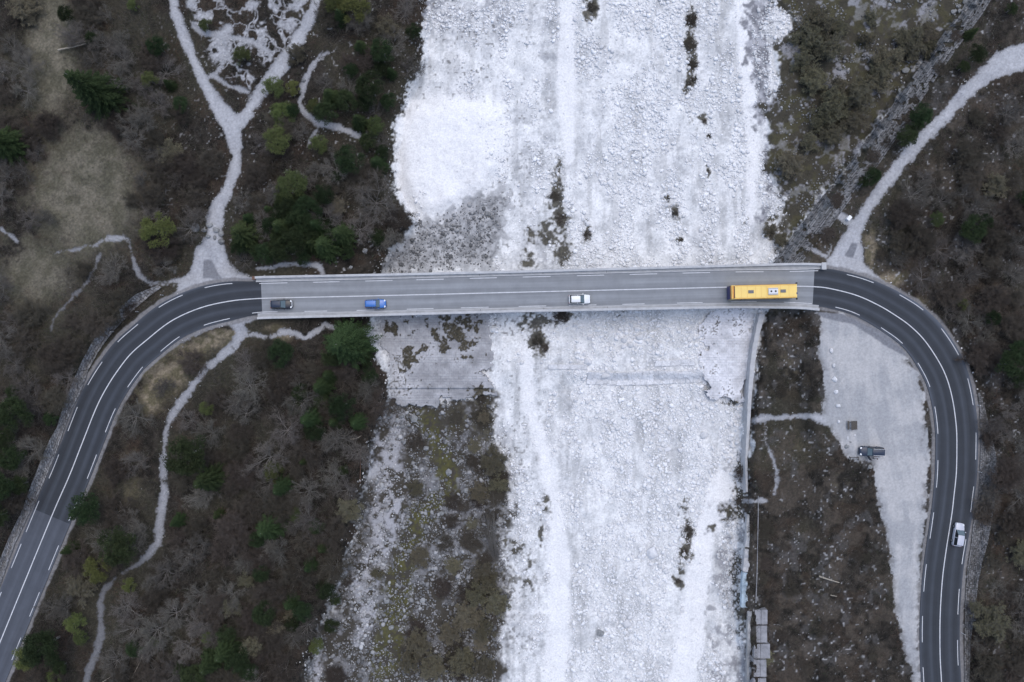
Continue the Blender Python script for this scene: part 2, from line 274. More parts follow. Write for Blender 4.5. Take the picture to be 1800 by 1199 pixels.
    pc = pc * (1 - E(dim * ss(350, 500, py) + .12 * ss(560, 620, py) * ss(600, 400, px)))
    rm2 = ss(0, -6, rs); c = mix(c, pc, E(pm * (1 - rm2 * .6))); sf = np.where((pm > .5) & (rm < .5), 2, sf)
    pk = sample(PK, px + (n2 - .5) * 9, py) + (n5 - .5) * 16 + (n4 - .5) * 4
    tk = fbm(px + 14 * np.sin(py * .012) - (py - 560) * .10, py * .09, 9, 3, 36); kc = mix(c3(.345,.35,.365), c3(.45,.445,.45), E(ss(.38,.62,n1 * .6 + tk * .4))) * (.94 + .12 * E(n4)); km = ss(1.5, -1.5, pk) * (1 - .45 * ss(-14, -1, pk) * ss(.45, .65, n2)); c = mix(c, kc, E(km)); sf = np.where(km > .5, 3, sf)
    ap = ss(1.5, -1.5, sample(ASPH, px, py) + (n2 - .5) * 2); c = mix(c, c3(.20,.205,.225) * (.85 + .3 * E(n4)), E(ap))
    rd = sample(RD, px, py); sh = ss(12, 9, rd + (n5 - .5) * 7) * np.where((px > 460) & (px < 1425), 0, 1); c = mix(c, c3(.22,.215,.22) * (.8 + .35 * E(n4)), E(sh * (1 - km) * .9))
    return c, sf
NOW = lambda px, py, lx=0: np.array([*W(px, py, float(height(px, py))), float(height(px, py))])

# ------------------------------------------------------------------ materials
def mat(name, base, rough=.8, metal=0., noise=None, bump=None, attr=None, rnd=0., coat=0., spec=None, coord='Object', emis=None, trans=0.):
    m = bpy.data.materials.new(name); m.use_nodes = True; N = m.node_tree.nodes; L = m.node_tree.links
    b = N['Principled BSDF']; b.inputs['Roughness'].default_value = rough; b.inputs['Metallic'].default_value = metal
    b.inputs['Base Color'].default_value = (*base, 1)
    if coat: b.inputs['Coat Weight'].default_value = coat; b.inputs['Coat Roughness'].default_value = .06
    if spec is not None: b.inputs['Specular IOR Level'].default_value = spec
    tc = N.new('ShaderNodeTexCoord'); out = None
    if attr:
        a = N.new('ShaderNodeAttribute'); a.attribute_name = attr; out = a.outputs['Color']
    if noise:                                      # (scale, low factor, high factor)
        nz = N.new('ShaderNodeTexNoise'); nz.inputs['Scale'].default_value = noise[0]; nz.inputs['Detail'].default_value = 6; nz.inputs['Roughness'].default_value = .65
        L.new(tc.outputs[coord], nz.inputs['Vector'])
        mr = N.new('ShaderNodeMapRange'); mr.inputs['From Min'].default_value = .3; mr.inputs['From Max'].default_value = .7
        mr.inputs['To Min'].default_value = noise[1]; mr.inputs['To Max'].default_value = noise[2]; L.new(nz.outputs['Fac'], mr.inputs['Value'])
        v = N.new('ShaderNodeVectorMath'); v.operation = 'SCALE'
        if out: L.new(out, v.inputs[0])
        else: v.inputs[0].default_value = base
        L.new(mr.outputs[0], v.inputs['Scale']); out = v.outputs[0]
    if rnd:
        oi = N.new('ShaderNodeObjectInfo'); mr = N.new('ShaderNodeMapRange'); mr.inputs['To Min'].default_value = 1 - rnd; mr.inputs['To Max'].default_value = 1 + rnd
        L.new(oi.outputs['Random'], mr.inputs['Value']); v = N.new('ShaderNodeVectorMath'); v.operation = 'SCALE'
        if out: L.new(out, v.inputs[0])
        else: v.inputs[0].default_value = base
        L.new(mr.outputs[0], v.inputs['Scale']); out = v.outputs[0]
        hs = N.new('ShaderNodeHueSaturation'); hm = N.new('ShaderNodeMath'); hm.operation = 'MULTIPLY_ADD'; hm.inputs[1].default_value = .05; hm.inputs[2].default_value = .475
        fr = N.new('ShaderNodeMath'); fr.operation = 'FRACT'; m7 = N.new('ShaderNodeMath'); m7.operation = 'MULTIPLY'; m7.inputs[1].default_value = 7.3
        L.new(oi.outputs['Random'], m7.inputs[0]); L.new(m7.outputs[0], fr.inputs[0]); L.new(fr.outputs[0], hm.inputs[0]); L.new(hm.outputs[0], hs.inputs['Hue']); L.new(out, hs.inputs['Color']); out = hs.outputs[0]
    if out: L.new(out, b.inputs['Base Color'])
    if bump:
        nz = N.new('ShaderNodeTexNoise'); nz.inputs['Scale'].default_value = bump[0]; nz.inputs['Detail'].default_value = 5; L.new(tc.outputs[coord], nz.inputs['Vector'])
        bp = N.new('ShaderNodeBump'); bp.inputs['Strength'].default_value = bump[1]; bp.inputs['Distance'].default_value = bump[2]; L.new(nz.outputs['Fac'], bp.inputs['Height']); L.new(bp.outputs[0], b.inputs['Normal'])
    return m
def road_mat(name, base, streak, cols=None):
    """asphalt: UV x is the distance from the centre line in metres, y the distance along the road"""
    m = mat(name, base, rough=.85, bump=(9, .3, .02)); N = m.node_tree.nodes; L = m.node_tree.links; b = N['Principled BSDF']
    uv = N.new('ShaderNodeUVMap'); sx = N.new('ShaderNodeSeparateXYZ'); L.new(uv.outputs[0], sx.inputs[0])
    ab = N.new('ShaderNodeMath'); ab.operation = 'ABSOLUTE'; L.new(sx.outputs['X'], ab.inputs[0])
    rp = N.new('ShaderNodeValToRGB'); mr = N.new('ShaderNodeMapRange'); mr.inputs['From Max'].default_value = 4.2; L.new(ab.outputs[0], mr.inputs['Value']); L.new(mr.outputs[0], rp.inputs[0])
    e = rp.color_ramp.elements; st = streak; e[0].position = 0; e[0].color = (st[0],) * 3 + (1,); e[1].position = 1; e[1].color = (st[-1],) * 3 + (1,)
    for i in range(1, len(st) - 1):
        x = e.new(i / (len(st) - 1)); x.color = (st[i],) * 3 + (1,)
    mp = N.new('ShaderNodeMapping'); mp.inputs['Scale'].default_value = (2.2, .05, 1); L.new(uv.outputs[0], mp.inputs['Vector'])
    n1 = N.new('ShaderNodeTexNoise'); n1.inputs['Scale'].default_value = 1.; n1.inputs['Detail'].default_value = 4; L.new(mp.outputs[0], n1.inputs['Vector'])
    n2 = N.new('ShaderNodeTexNoise'); n2.inputs['Scale'].default_value = .45; n2.inputs['Detail'].default_value = 8; n2.inputs['Roughness'].default_value = .7; L.new(uv.outputs[0], n2.inputs['Vector'])
    ad = N.new('ShaderNodeMath'); ad.operation = 'ADD'; L.new(n1.outputs['Fac'], ad.inputs[0]); L.new(n2.outputs['Fac'], ad.inputs[1])
    m2 = N.new('ShaderNodeMapRange'); m2.inputs['From Min'].default_value = .7; m2.inputs['From Max'].default_value = 1.3; m2.inputs['To Min'].default_value = .84; m2.inputs['To Max'].default_value = 1.16; L.new(ad.outputs[0], m2.inputs['Value'])
    v = N.new('ShaderNodeVectorMath'); v.operation = 'SCALE'; v.inputs[0].default_value = base; L.new(m2.outputs[0], v.inputs['Scale'])
    v2 = N.new('ShaderNodeVectorMath'); v2.operation = 'MULTIPLY'; L.new(v.outputs[0], v2.inputs[0]); L.new(rp.outputs[0], v2.inputs[1]); L.new(v2.outputs[0], b.inputs['Base Color'])
    return m
M = {}
M['ground'] = mat('ground_surface', (.3,.3,.3), .95, noise=(3.2, .84, 1.16), bump=(5, .6, .06), attr='tint', spec=.2)
M['stone'] = mat('limestone', (.5,.5,.5), .9, noise=(2.5, .92, 1.06), attr='tint', spec=.25)
M['boulder'] = mat('pale_boulder', (.70,.70,.72), .9, noise=(1.2, .75, 1.1), bump=(3, .5, .05), rnd=.10, spec=.25)
M['gboulder'] = mat('weathered_boulder', (.27,.275,.28), .9, noise=(1.5, .6, 1.3), bump=(3, .5, .05), rnd=.2, spec=.25)
M['conc'] = mat('weathered_concrete', (.37,.375,.385), .88, noise=(.8, .78, 1.15), bump=(6, .3, .02))
M['conc2'] = mat('pale_concrete', (.47,.475,.49), .85, noise=(1.1, .82, 1.12), bump=(6, .3, .02))
M['dark'] = road_mat('dark_asphalt', (.035,.040,.050), [1.0,.95,.86,.95,1.5,1.12,.84,.9,1.2,2.2,3.0])
M['old'] = road_mat('worn_asphalt', (.073,.081,.100), [1.0,.96,.92,1.0,1.14,1.0,.9,.93,1.05,1.3,1.4])
M['deck'] = road_mat('pale_road_surface', (.232,.243,.260), [.9,.93,1.02,1.14,1.1,.98,.95,1.05,1.1,.85,.8])
M['paint'] = mat('road_paint', (.66,.67,.70), .7, noise=(1.5, .72, 1.05))
M['brown'] = mat('rusty_brown', (.16,.09,.06), .8, noise=(4, .7, 1.2))
M['bark'] = mat('grey_bark', (.22,.207,.195), .95, noise=(6, .7, 1.25), rnd=.2, spec=.2)
M['twig'] = mat('bare_twigs', (.128,.118,.106), .95, noise=(1.3, .75, 1.25), rnd=.30, spec=.1)
M['twigr'] = mat('brown_twigs', (.078,.068,.057), .95, noise=(1.3, .7, 1.3), rnd=.22, spec=.1)
M['willow'] = mat('budding_leaves', (.185,.172,.110), .9, noise=(1.2, .7, 1.25), rnd=.25, spec=.2)
M['spruce'] = mat('spruce_needles', (.032,.050,.018), .85, noise=(1.6, .6, 1.5), rnd=.25, spec=.25)
M['pine'] = mat('pine_needles', (.075,.095,.035), .85, noise=(1.6, .65, 1.4), rnd=.3, spec=.25)
M['pinel'] = mat('pale_pine_needles', (.10,.12,.040), .85, noise=(1.6, .7, 1.35), rnd=.2, spec=.25)
M['under'] = mat('dry_undergrowth', (.12,.105,.095), .95, attr='tint', noise=(.5, .7, 1.3), spec=.1)
M['wood'] = mat('weathered_timber', (.085,.075,.065), .85, noise=(5, .7, 1.3))
M['log'] = mat('bleached_wood', (.38,.34,.28), .85, noise=(5, .75, 1.15))
M['glass'] = mat('tinted_glass', (.02,.025,.03), .06, spec=.6)
M['wind'] = mat('windscreen_glass', (.10,.14,.16), .05, spec=.8)
M['rubber'] = mat('tyre_rubber', (.018,.018,.02), .8); M['rim'] = mat('alloy_rim', (.5,.5,.52), .35, metal=.8, noise=(3, .9, 1.1))
M['black'] = mat('black_paint', (.010,.013,.024), .35, coat=.2, noise=(1, .9, 1.1)); M['navy'] = mat('dark_blue_paint', (.022,.032,.06), .4, coat=.15, noise=(1, .9, 1.1))
M['blue'] = mat('bright_blue_paint', (.045,.165,.50), .35, coat=.6, noise=(1, .94, 1.06)); M['white'] = mat('white_paint', (.78,.79,.80), .35, coat=.5, noise=(1, .96, 1.03))
M['silver'] = mat('silver_paint', (.52,.53,.60), .35, coat=.5, noise=(1, .95, 1.05)); M['plast'] = mat('black_plastic', (.02,.02,.022), .6); M['lamp'] = mat('headlamp_lens', (.75,.77,.8), .12, spec=.8)
M['red'] = mat('tail_lamp_red', (.35,.015,.012), .25); M['chrome'] = mat('chrome_trim', (.7,.7,.72), .2, metal=.9)
M['yellow'] = mat('bus_yellow_paint', (.86,.60,.155), .42, coat=.3, noise=(.6, .93, 1.04)); M['yellow2'] = mat('faded_yellow_panel', (.85,.56,.15), .5, noise=(.6, .93, 1.04)); M['orange'] = mat('orange_trim', (.62,.27,.04), .5, noise=(1, .9, 1.1))
M['hatch'] = mat('grey_roof_hatch', (.15,.15,.16), .6, noise=(3, .9, 1.1)); M['bblue'] = mat('dark_blue_panel', (.03,.035,.13), .4, noise=(2, .9, 1.1)); M['acw'] = mat('white_roof_unit_plastic', (.70,.71,.74), .5, noise=(3, .93, 1.03))
M['skin'] = mat('skin', (.42,.26,.19), .6, noise=(9, .95, 1.05)); M['jacket'] = mat('pale_grey_cloth', (.50,.50,.52), .9, noise=(9, .85, 1.1)); M['trous'] = mat('dark_cloth', (.03,.032,.045), .9, noise=(9, .85, 1.1)); M['hair'] = mat('dark_hair', (.015,.012,.01), .7, noise=(30, .8, 1.2))
M['pale'] = mat('blue_stained_concrete', (.42,.52,.60), .85, noise=(.9, .6, 1.2), bump=(3, .4, .04)); M['block'] = mat('block_masonry', (.4,.4,.4), .92, attr='tint', noise=(3, .88, 1.12), bump=(5, .5, .04), spec=.2)
M['postw'] = mat('white_post_plastic', (.75,.75,.76), .5, noise=(3, .95, 1.03)); M['soilbank'] = M['ground']

# ------------------------------------------------------------------ ground sheet, split by kind of surface
def axis(a, b, st, grow, n):
    c = np.arange(a, b + .1, st); d = st * np.cumprod(np.full(n, grow))
    return np.concatenate([a - np.cumsum(d)[::-1], c, b + np.cumsum(d)])
ax_ = axis(-30, 1830, 1.5, 1.16, 42); ay_ = axis(-30, 1230, 1.5, 1.16, 42)
GPX, GPY = np.meshgrid(ax_, ay_); sh = GPX.shape
GZ = height(GPX, GPY); GC, GS = surface(GPX, GPY)
wx, wy = W(GPX, GPY, GZ); V = np.stack([wx, wy, GZ], -1).reshape(-1, 3); C_ = GC.reshape(-1, 3)
idx = np.arange(sh[0] * sh[1]).reshape(sh); Q = np.stack([idx[1:, :-1], idx[1:, 1:], idx[:-1, 1:], idx[:-1, :-1]], -1).reshape(-1, 4)
S4 = GS[:-1, :-1].ravel()
for k, nm in enumerate(['ground', 'riverbed', 'gravel_path', 'parking_area']):
    q = Q[S4 == k]; u, inv = np.unique(q.ravel(), return_inverse=True)
    o = link(nm, np_mesh(nm, V[u], inv.reshape(-1, 4), [M['ground']], True, C_[u])); tag(o, kind='structure')
def ground_z(x, y):
    """terrain height under a world point"""
    px = 900 + x / MPP; py = 599.5 - y / MPP
    for _ in range(4):
        z = height(px, py); k = MPP * (CAM_H - z) / CAM_H; px = 900 + x / k; py = 599.5 - y / k
    return z

# ------------------------------------------------------------------ roads and markings
def ribbon(a0, a1, fl, fr, z, step=1.0, nx=2, thick=0.0):
    """strip along the centre line between two lateral offsets (metres, + = left)"""
    a = np.linspace(a0, a1, max(2, int((a1 - a0) / step) + 1)); p, n, u, d = cl(a)
    L_ = fl(a, u, d) if callable(fl) else np.full(len(a), fl); R_ = fr(a, u, d) if callable(fr) else np.full(len(a), fr)
    t = np.linspace(0, 1, nx)[None, :]; off = L_[:, None] * (1 - t) + R_[:, None] * t
    xy = p[:, None, :] + n[:, None, :] * off[..., None]; zz = np.full(off.shape, z)
    V = np.concatenate([xy, zz[..., None]], -1).reshape(-1, 3); uv = np.stack([off, np.broadcast_to(a[:, None], off.shape)], -1).reshape(-1, 2)
    i = np.arange(len(V)).reshape(off.shape); F = np.stack([i[:-1, 1:], i[1:, 1:], i[1:, :-1], i[:-1, :-1]], -1).reshape(-1, 4)
    if thick:
        m = len(V); V = np.concatenate([V, V - [0, 0, thick]]); uv = np.concatenate([uv, uv]); parts = [F, F[:, ::-1] + m]
        for e, fl_ in ((i[:, 0], 0), (i[:, -1], 1), (i[0, :], 1), (i[-1, :], 0)):
            s = np.stack([e[:-1], e[1:], e[1:] + m, e[:-1] + m], -1); parts.append(s[:, ::-1] if fl_ else s)
        F = np.concatenate(parts)
    return V, F, uv
def strip(name, args, mat_, parent=None, **k):
    V, F, uv = ribbon(*args, **k); me = np_mesh(name, V, F, [mat_]); l = me.uv_layers.new(name='UVMap'); l.data.foreach_set('uv', uv[F.ravel()].astype(np.float32).ravel())
    bm = bmesh.new(); bm.from_mesh(me); bmesh.ops.recalc_face_normals(bm, faces=bm.faces) if k.get('thick') else None; bm.to_mesh(me); bm.free()
    return link(name, me, parent)
e = .42
for a0, a1, mm in ((0, A_OLD, 'old'), (A_OLD, A_D0, 'dark'), (A_D1, ARC[-1], 'dark')):
    tag(strip('road', (a0, a1, lambda a, u, d: u + e, lambda a, u, d: -d - e, 0.0), M[mm], nx=13, thick=.3), kind='structure')

br = empty('road_bridge', (0, 0, 0)); tag(br, 'long pale concrete road bridge crossing the white dry riverbed', 'bridge')
strip('roadway', (A_D0, A_D1, lambda a, u, d: u + .30, lambda a, u, d: -d - .22, 0.0), M['deck'], br, nx=13, thick=.3)
OUT_U = lambda a: np.interp(a, [A_B0, arc_at(900,514), arc_at(1300,504), A_B1], [38.6*MPP, 37.6*MPP, 39.0*MPP, 41*MPP])
OUT_D = lambda a: np.interp(a, [A_B0, arc_at(900,514), arc_at(1300,504), arc_at(1400,503), A_B1], [36.6*MPP, 35.2*MPP, 37.5*MPP, 40*MPP, 42*MPP])
strip('sidewalk', (A_B0, A_B1, lambda a, u, d: OUT_U(a) - .42, lambda a, u, d: u + .42, .16), M['conc'], br, thick=.45)
strip('sidewalk', (A_B0, A_B1, lambda a, u, d: -d - .33, lambda a, u, d: -OUT_D(a) + .42, .16), M['conc'], br, thick=.45)
for s in (1, -1):
    f1 = (lambda a, u, d: OUT_U(a)) if s > 0 else (lambda a, u, d: -OUT_D(a) + .42); f2 = (lambda a, u, d: OUT_U(a) - .42) if s > 0 else (lambda a, u, d: -OUT_D(a))
    strip('parapet', (A_B0, A_B1, f1, f2, .62), M['conc2'], br, thick=1.3)
    k1 = (lambda a, u, d: u + .42) if s > 0 else (lambda a, u, d: -d - .20); k2 = (lambda a, u, d: u + .27) if s > 0 else (lambda a, u, d: -d - .33)
    strip('kerb', (A_B0, A_B1, k1, k2, .19), M['conc2'], br, thick=.2)
    for a in np.arange(A_B0 + 6, A_B1 - 3, 11.7):      # steel covers of the expansion joints
        strip('joint_cover', (a, a + .10, f1, (lambda a, u, d: u + .42) if s > 0 else (lambda a, u, d: -d - .33), .625 if False else .17), M['hatch'], br, step=.1, thick=.02) if a % 2 > 1 else None
strip('deck_slab', (A_B0, A_B1, lambda a, u, d: OUT_U(a) - .5, lambda a, u, d: -OUT_D(a) + .5, -.32), M['conc'], br, step=2, thick=1.1)
for px in (760, 1130):
    p, n, u, d = cl(arc_at(px, 515)); bm = bmesh.new(); bx(bm, (p[0], p[1], -4.6), (1.4, 6.4, 6.4), .2, math.atan2(n[1], n[0]) - math.pi / 2); bm_obj('pier', bm, M['conc'], br)
for px in (610, 1352):
    p, n, u, d = cl(arc_at(px, 515)); bm = bmesh.new(); bx(bm, (p[0], p[1], -4.2), (2.4, 7.4, 5.6), .15, math.atan2(n[1], n[0]) - math.pi / 2); bm_obj('abutment', bm, M['conc'], br)
for px, py in ((447, 489), ):
    x, y = W(px, py, .3); bm = bmesh.new(); bx(bm, (x, y, .15), (.5, .55, .7), .04); bx(bm, (x, y, .55), (.62, .66, .12), .02)
    tag(bm_obj('end_post', bm, M['brown']), 'small rusty brown post block at the left end of the upper bridge parapet', 'post')
x, y = W(1447, 468, .3); bm = bmesh.new(); bx(bm, (x, y, .2), (.75, 1.2, .9), .05); bx(bm, (x, y, .68), (.85, 1.3, .08), .02)
tag(bm_obj('end_block', bm, M['conc2']), 'pale concrete end block closing the upper bridge parapet at its right end', 'block')

mk = [ribbon(2, ARC[-1] - 2, .085, -.085, .005, step=.8)]
def dash(pts, side, L=None):
    for q in pts:
        (x0, y0), (x1, y1) = q; a0, a1 = sorted((arc_at(x0, y0), arc_at(x1, y1)))
        f = (lambda a, u, d: u + .062) if side > 0 else (lambda a, u, d: -d + .062); g = (lambda a, u, d: u - .062) if side > 0 else (lambda a, u, d: -d - .062)
        mk.append(ribbon(a0, a1, f, g, .005, step=.6))
dash([((1,1040),(-18,1086)),((37,956),(19,998)),((67,880),(45,935)),((103,799),(84,840)),((137,716),(118,757)),((178,635),(154,677)),((240,567),(205,600)),((322,520),(279,540)),((409,500),(360,507)),((456,498),(505,498)),((550,497),(597,496)),((642,495),(690,494)),((732,493),(780,492)),((826,491),(873,490)),((919,488),(968,488)),((1014,487),(1062,486)),((1107,484),(1155,483)),((1200,481),(1248,480)),((1293,479),(1342,478)),((1388,477),(1438,475)),
      ((1489,481),(1536,495)),((1580,520),(1620,548)),((1652,580),(1682,625)),((1702,665),(1713,712)),((1717,760),(1716,808)),((1709,855),(1703,900)),((1698,948),(1692,992)),((1688,1035),(1685,1080)),((1684,1125),(1684,1170)),((1687,1215),(1690,1260))], 1)
dash([((20,1160),(37,1121)),((51,1083),(69,1041)),((85,1002),(104,959)),((122,916),(137,878)),((153,841),(170,799)),((186,760),(205,719)),((225,681),(254,648)),((285,621),(320,598)),((360,575),(404,559)),((443,551),(488,548)),((535,548),(575,547)),((627,546),(658,545)),((715,544),(762,543)),((810,542),(859,541)),((912,539),(960,538)),((1000,537),(1048,536)),((1094,535),(1133,534)),((1190,533),(1235,532)),((1285,531),(1330,530)),((1378,531),(1427,535)),
      ((1469,538),(1512,552)),((1549,575),(1585,606)),((1612,639),(1634,680)),((1642,715),(1648,763)),((1648,809),(1647,857)),((1642,901),(1636,947)),((1631,992),(1625,1040)),((1622,1083),(1621,1129)),((1622,1173),(1628,1210))], -1)
Vs, Fs, n0 = [], [], 0
for v_, f_, _ in mk: Vs.append(v_); Fs.append(f_ + n0); n0 += len(v_)
tag(link('road_markings', np_mesh('road_markings', np.concatenate(Vs), np.concatenate(Fs), [M['paint']])), kind='structure')

# ------------------------------------------------------------------ loose stones (numpy batches)
def stones(px, py, r, tint, flat=.52, sink=.25):
    n = len(px); z0 = height(px, py); x, y = W(px, py, z0); R = RNG
    a = np.arange(6) / 6 * 2 * np.pi
    tmpl = np.array([[0,0,1.0]] + [[.62*np.cos(t+.3), .62*np.sin(t+.3), .82] for t in a] + [[np.cos(t), np.sin(t), .2] for t in a] + [[.8*np.cos(t+.3), .8*np.sin(t+.3), -.5] for t in a])
    V = np.repeat(tmpl[None], n, 0) * (1 + R.uniform(-.14, .14, (n, 19, 1))); V[:, :, 2] += R.uniform(-.04, .04, (n, 19))
    s = np.stack([r * R.uniform(.8, 1.35, n), r * R.uniform(.65, 1.0, n), r * flat * R.uniform(.7, 1.3, n)], -1); V = V * s[:, None, :]
    th = R.uniform(0, 6.28, n); c, s_ = np.cos(th)[:, None], np.sin(th)[:, None]
    X = V[:, :, 0] * c - V[:, :, 1] * s_ + x[:, None]; Y = V[:, :, 0] * s_ + V[:, :, 1] * c + y[:, None]; Z = V[:, :, 2] + (z0 + r * (flat * .55 - sink * .4))[:, None]
    F = []
    for i in range(6):
        j = (i + 1) % 6; F += [[0, 1+i, 1+j], [1+i, 7+i, 7+j], [1+i, 7+j, 1+j], [7+i, 13+i, 13+j], [7+i, 13+j, 7+j]]
    F = np.array(F); FF = (F[None] + (np.arange(n) * 19)[:, None, None]).reshape(-1, 3)
    C = np.repeat(tint[:, None, :], 19, 1).reshape(-1, 3)
    return np.stack([X, Y, Z], -1).reshape(-1, 3), FF, C
def scatter(n, x0, x1, y0, y1, dens):
    px = RNG.uniform(x0, x1, n); py = RNG.uniform(y0, y1, n); k = RNG.random(n) < dens(px, py); return px[k], py[k]
def on_bed(px, py, m=-4): return sample(RV, px, py) < m
def bed_density(px, py):
    n = fbm(px, py * .45, 30, 3, 50); b = np.where(on_bed(px, py), 1.0, 0.)
    rocky = .05 + .95 * ss(.44, .64, n + .10 * (px > 1005) + .03 * (py > 690) * (px > 960) - .07 * (px < 960))
    rocky = rocky * (1 - .93 * ss(4, -5, sample(SMOOTH, px, py))) * (1 - .75 * ss(0, -12, sample(HEAP, px, py)))
    rocky = np.maximum(rocky, .75 * ss(10, -25, sample(DAMP, px, py))); rocky = np.maximum(rocky, .85 * ss(6, -4, sample(STONY, px, py)) * ss(.32, .52, fbm(px, py, 22, 3, 51))); rocky = np.where(sample(BRUSHR, px, py) < 0, .45 * ss(.5, .62, fbm(px, py, 26, 3, 52)), rocky)
    return b * rocky * (sample(PVL, px, py) > -9) * (sample(PVR, px, py) > -7) * (1 - .6 * ss(.25, .5, sample(DKD, px, py)))
def stone_tint(px, py, lo=.62, hi=.85):
    c, _ = surface(px, py); v = RNG.uniform(lo, hi, len(px)); br = (sample(STONY, px, py) < 0) | (sample(BRUSHR, px, py) < 0) | (sample(DAMP, px, py) < 4)
    v = np.where(br, (.11 + .27 * RNG.random(len(px)) ** 1.4) * (1 + .5 * (sample(WSTR, px, py) < 0)), v); lum = c.mean(1); v = np.where(~br & (lum < .4), v * .75, v)
    return np.stack([v, v * 1.0, v * 1.02], -1)
B = []
px, py = scatter(150000, 500, 1720, -25, 1225, lambda x, y: bed_density(x, y) * .9); r = .08 + .13 * RNG.random(len(px)) ** 1.5; B.append(stones(px, py, r, stone_tint(px, py)))
px, py = scatter(60000, 500, 1720, -25, 1225, lambda x, y: bed_density(x, y) ** 1.5 * .60); r = .19 + .30 * RNG.random(len(px)) ** 3; B.append(stones(px, py, r, stone_tint(px, py, .66, .87)))
# pebbles on the banks and beside the roads
px, py = scatter(60000, -20, 1820, -20, 1220, lambda x, y: np.where((sample(RV, x, y) > 4) & (sample(RD, x, y) > 9) & (sample(PK, x, y) > 0), ss(.52,.72,fbm(x,y,30,3,60)) * (.03 + .30 * ss(1200,1350,x) + .45*ss(500,440,y)*ss(300,420,x)*ss(900,800,x)), 0) * .22)
r = .05 + .17 * RNG.random(len(px)) ** 6; v = RNG.uniform(.22, .60, len(px)); B.append(stones(px, py, r, np.stack([v, v, v * 1.02], -1)))
px, py = scatter(26000, 280, 1820, -20, 1220, lambda x, y: np.where((sample(RV, x, y) > 4), np.exp(-(sample(PD, x, y) / 4.5) ** 2), 0) * .35); r = .07 + .08 * RNG.random(len(px)); v = RNG.uniform(.35, .6, len(px)); B.append(stones(px, py, r, np.stack([v, v, v], -1)))
px, py = scatter(90000, 500, 1420, -20, 1220, lambda x, y: np.where((sample(PD, x, y) > 2), np.exp(-((sample(RV, x, y) - 2) / 9.) ** 2), 0) * (x < 900) * .5 * ss(.35, .6, fbm(x, y, 16, 3, 61))); r = .07 + .20 * RNG.random(len(px)) ** 3; v = RNG.uniform(.25, .70, len(px)); B.append(stones(px, py, r, np.stack([v, v, v * 1.02], -1)))
Vs = []; Fs = []; Cs = []; n0 = 0
for v_, f_, c_ in B: Vs.append(v_); Fs.append(f_ + n0); Cs.append(c_); n0 += len(v_)
tag(link('cobbles', np_mesh('cobbles', np.concatenate(Vs), np.concatenate(Fs), [M['stone']], True, np.concatenate(Cs))), 'pale rounded limestone cobbles strewn over the riverbed and banks', 'cobbles', kind='stuff')

# individual boulders
def boulder_mesh(name, seed, m, sub=3):
    bm = bmesh.new(); bmesh.ops.create_icosphere(bm, subdivisions=sub, radius=1); R = random.Random(seed)
    pl = [(Vector((R.gauss(0,1), R.gauss(0,1), R.gauss(0,.8))).normalized(), R.uniform(.62, .92)) for _ in range(11)]
    for v in bm.verts:
        for n, d in pl:
            k = v.co.dot(n)
            if k > d: v.co -= n * (k - d) * .85
        v.co *= 1 + .05 * math.sin(5 * v.co.x + seed) * math.cos(4 * v.co.y)
    me = bpy.data.meshes.new(name); bm.to_mesh(me); bm.free(); me.materials.append(m)
    for p in me.polygons: p.use_smooth = True
    return me
BW = [boulder_mesh('boulder', i, M['boulder']) for i in range(8)]; BG = [boulder_mesh('boulder', 20 + i, M['gboulder']) for i in range(5)]
def put_boulder(px, py, w, h=None, rot=None, grey=False, label=None, group=None, hz=.6):
    grey = grey or (label and label != '-' and 'white' not in label and not (880 < px < 1330))
    z = float(height(px, py)); x, y = W(px, py, z); h = h or w
    o = link('boulder', random.choice(BG if grey else BW), None, (float(x), float(y), z + .22 * w * MPP * .5)); o.scale = (w * MPP / 2, h * MPP / 2, min(w, h) * MPP / 2 * hz); o.rotation_euler = (0, 0, random.uniform(0, .5) if rot is None else rot)
    tag(o, label, 'boulder', group); return o
ordn = ['first','second','third','fourth','fifth','sixth','seventh','eighth','ninth','tenth','eleventh','twelfth']
for i, (x, y, w, h) in enumerate([(1461,616,8,9),(1465,642,6,9),(1467,667,10,11),(1469.5,689,8.5,9),(1473,713,9,8),(1474,741,5.5,7.5)]):
    put_boulder(x, y, w, h, 0, label='white boulder, %s from top in the row edging the parking area' % ordn[i], group='boulders edging the parking area', hz=.8)
for x, y, w, h, t in [(1490,770,3.5,8,'narrow white stone lying between the picnic table and the parked dark car'),(1495,777,5,3,'flat white stone just above the cracked grey boulder beside the parked dark car'),(1503,765,4,3.2,'small white stone below the right corner of the picnic table'),(1488,785,9,8,'cracked grey boulder left of the nose of the parked dark car'),(1529,820,9,8,'pale boulder at the corner of the scrub just below the parked dark car')]:
    put_boulder(x, y, w, h, 0, grey='grey' in t, label=t)
for x, y, w, h, t in [(345,400,15,17,'large round grey boulder standing left of the gravel track'),(369,396,13,9,'dark ringed boulder across the middle of the gravel track'),(359,405,11,8,'grey boulder beside the large round one on the gravel track'),(366,416,10,9,'low round boulder at the lower edge of the track barrier'),(378,418,6,9,'narrow upright boulder in the middle of the track barrier'),(380,404,12,11,'pale broad boulder in the track barrier beside the brown one'),(390,411,12,11,'brownish boulder at the right side of the track barrier'),(390,425,14,12,'lowest grey boulder of the track barrier next to the dark spruce')]:
    put_boulder(x, y, w, h, 0, grey=True, label=t, group='boulders blocking the gravel track', hz=.7)
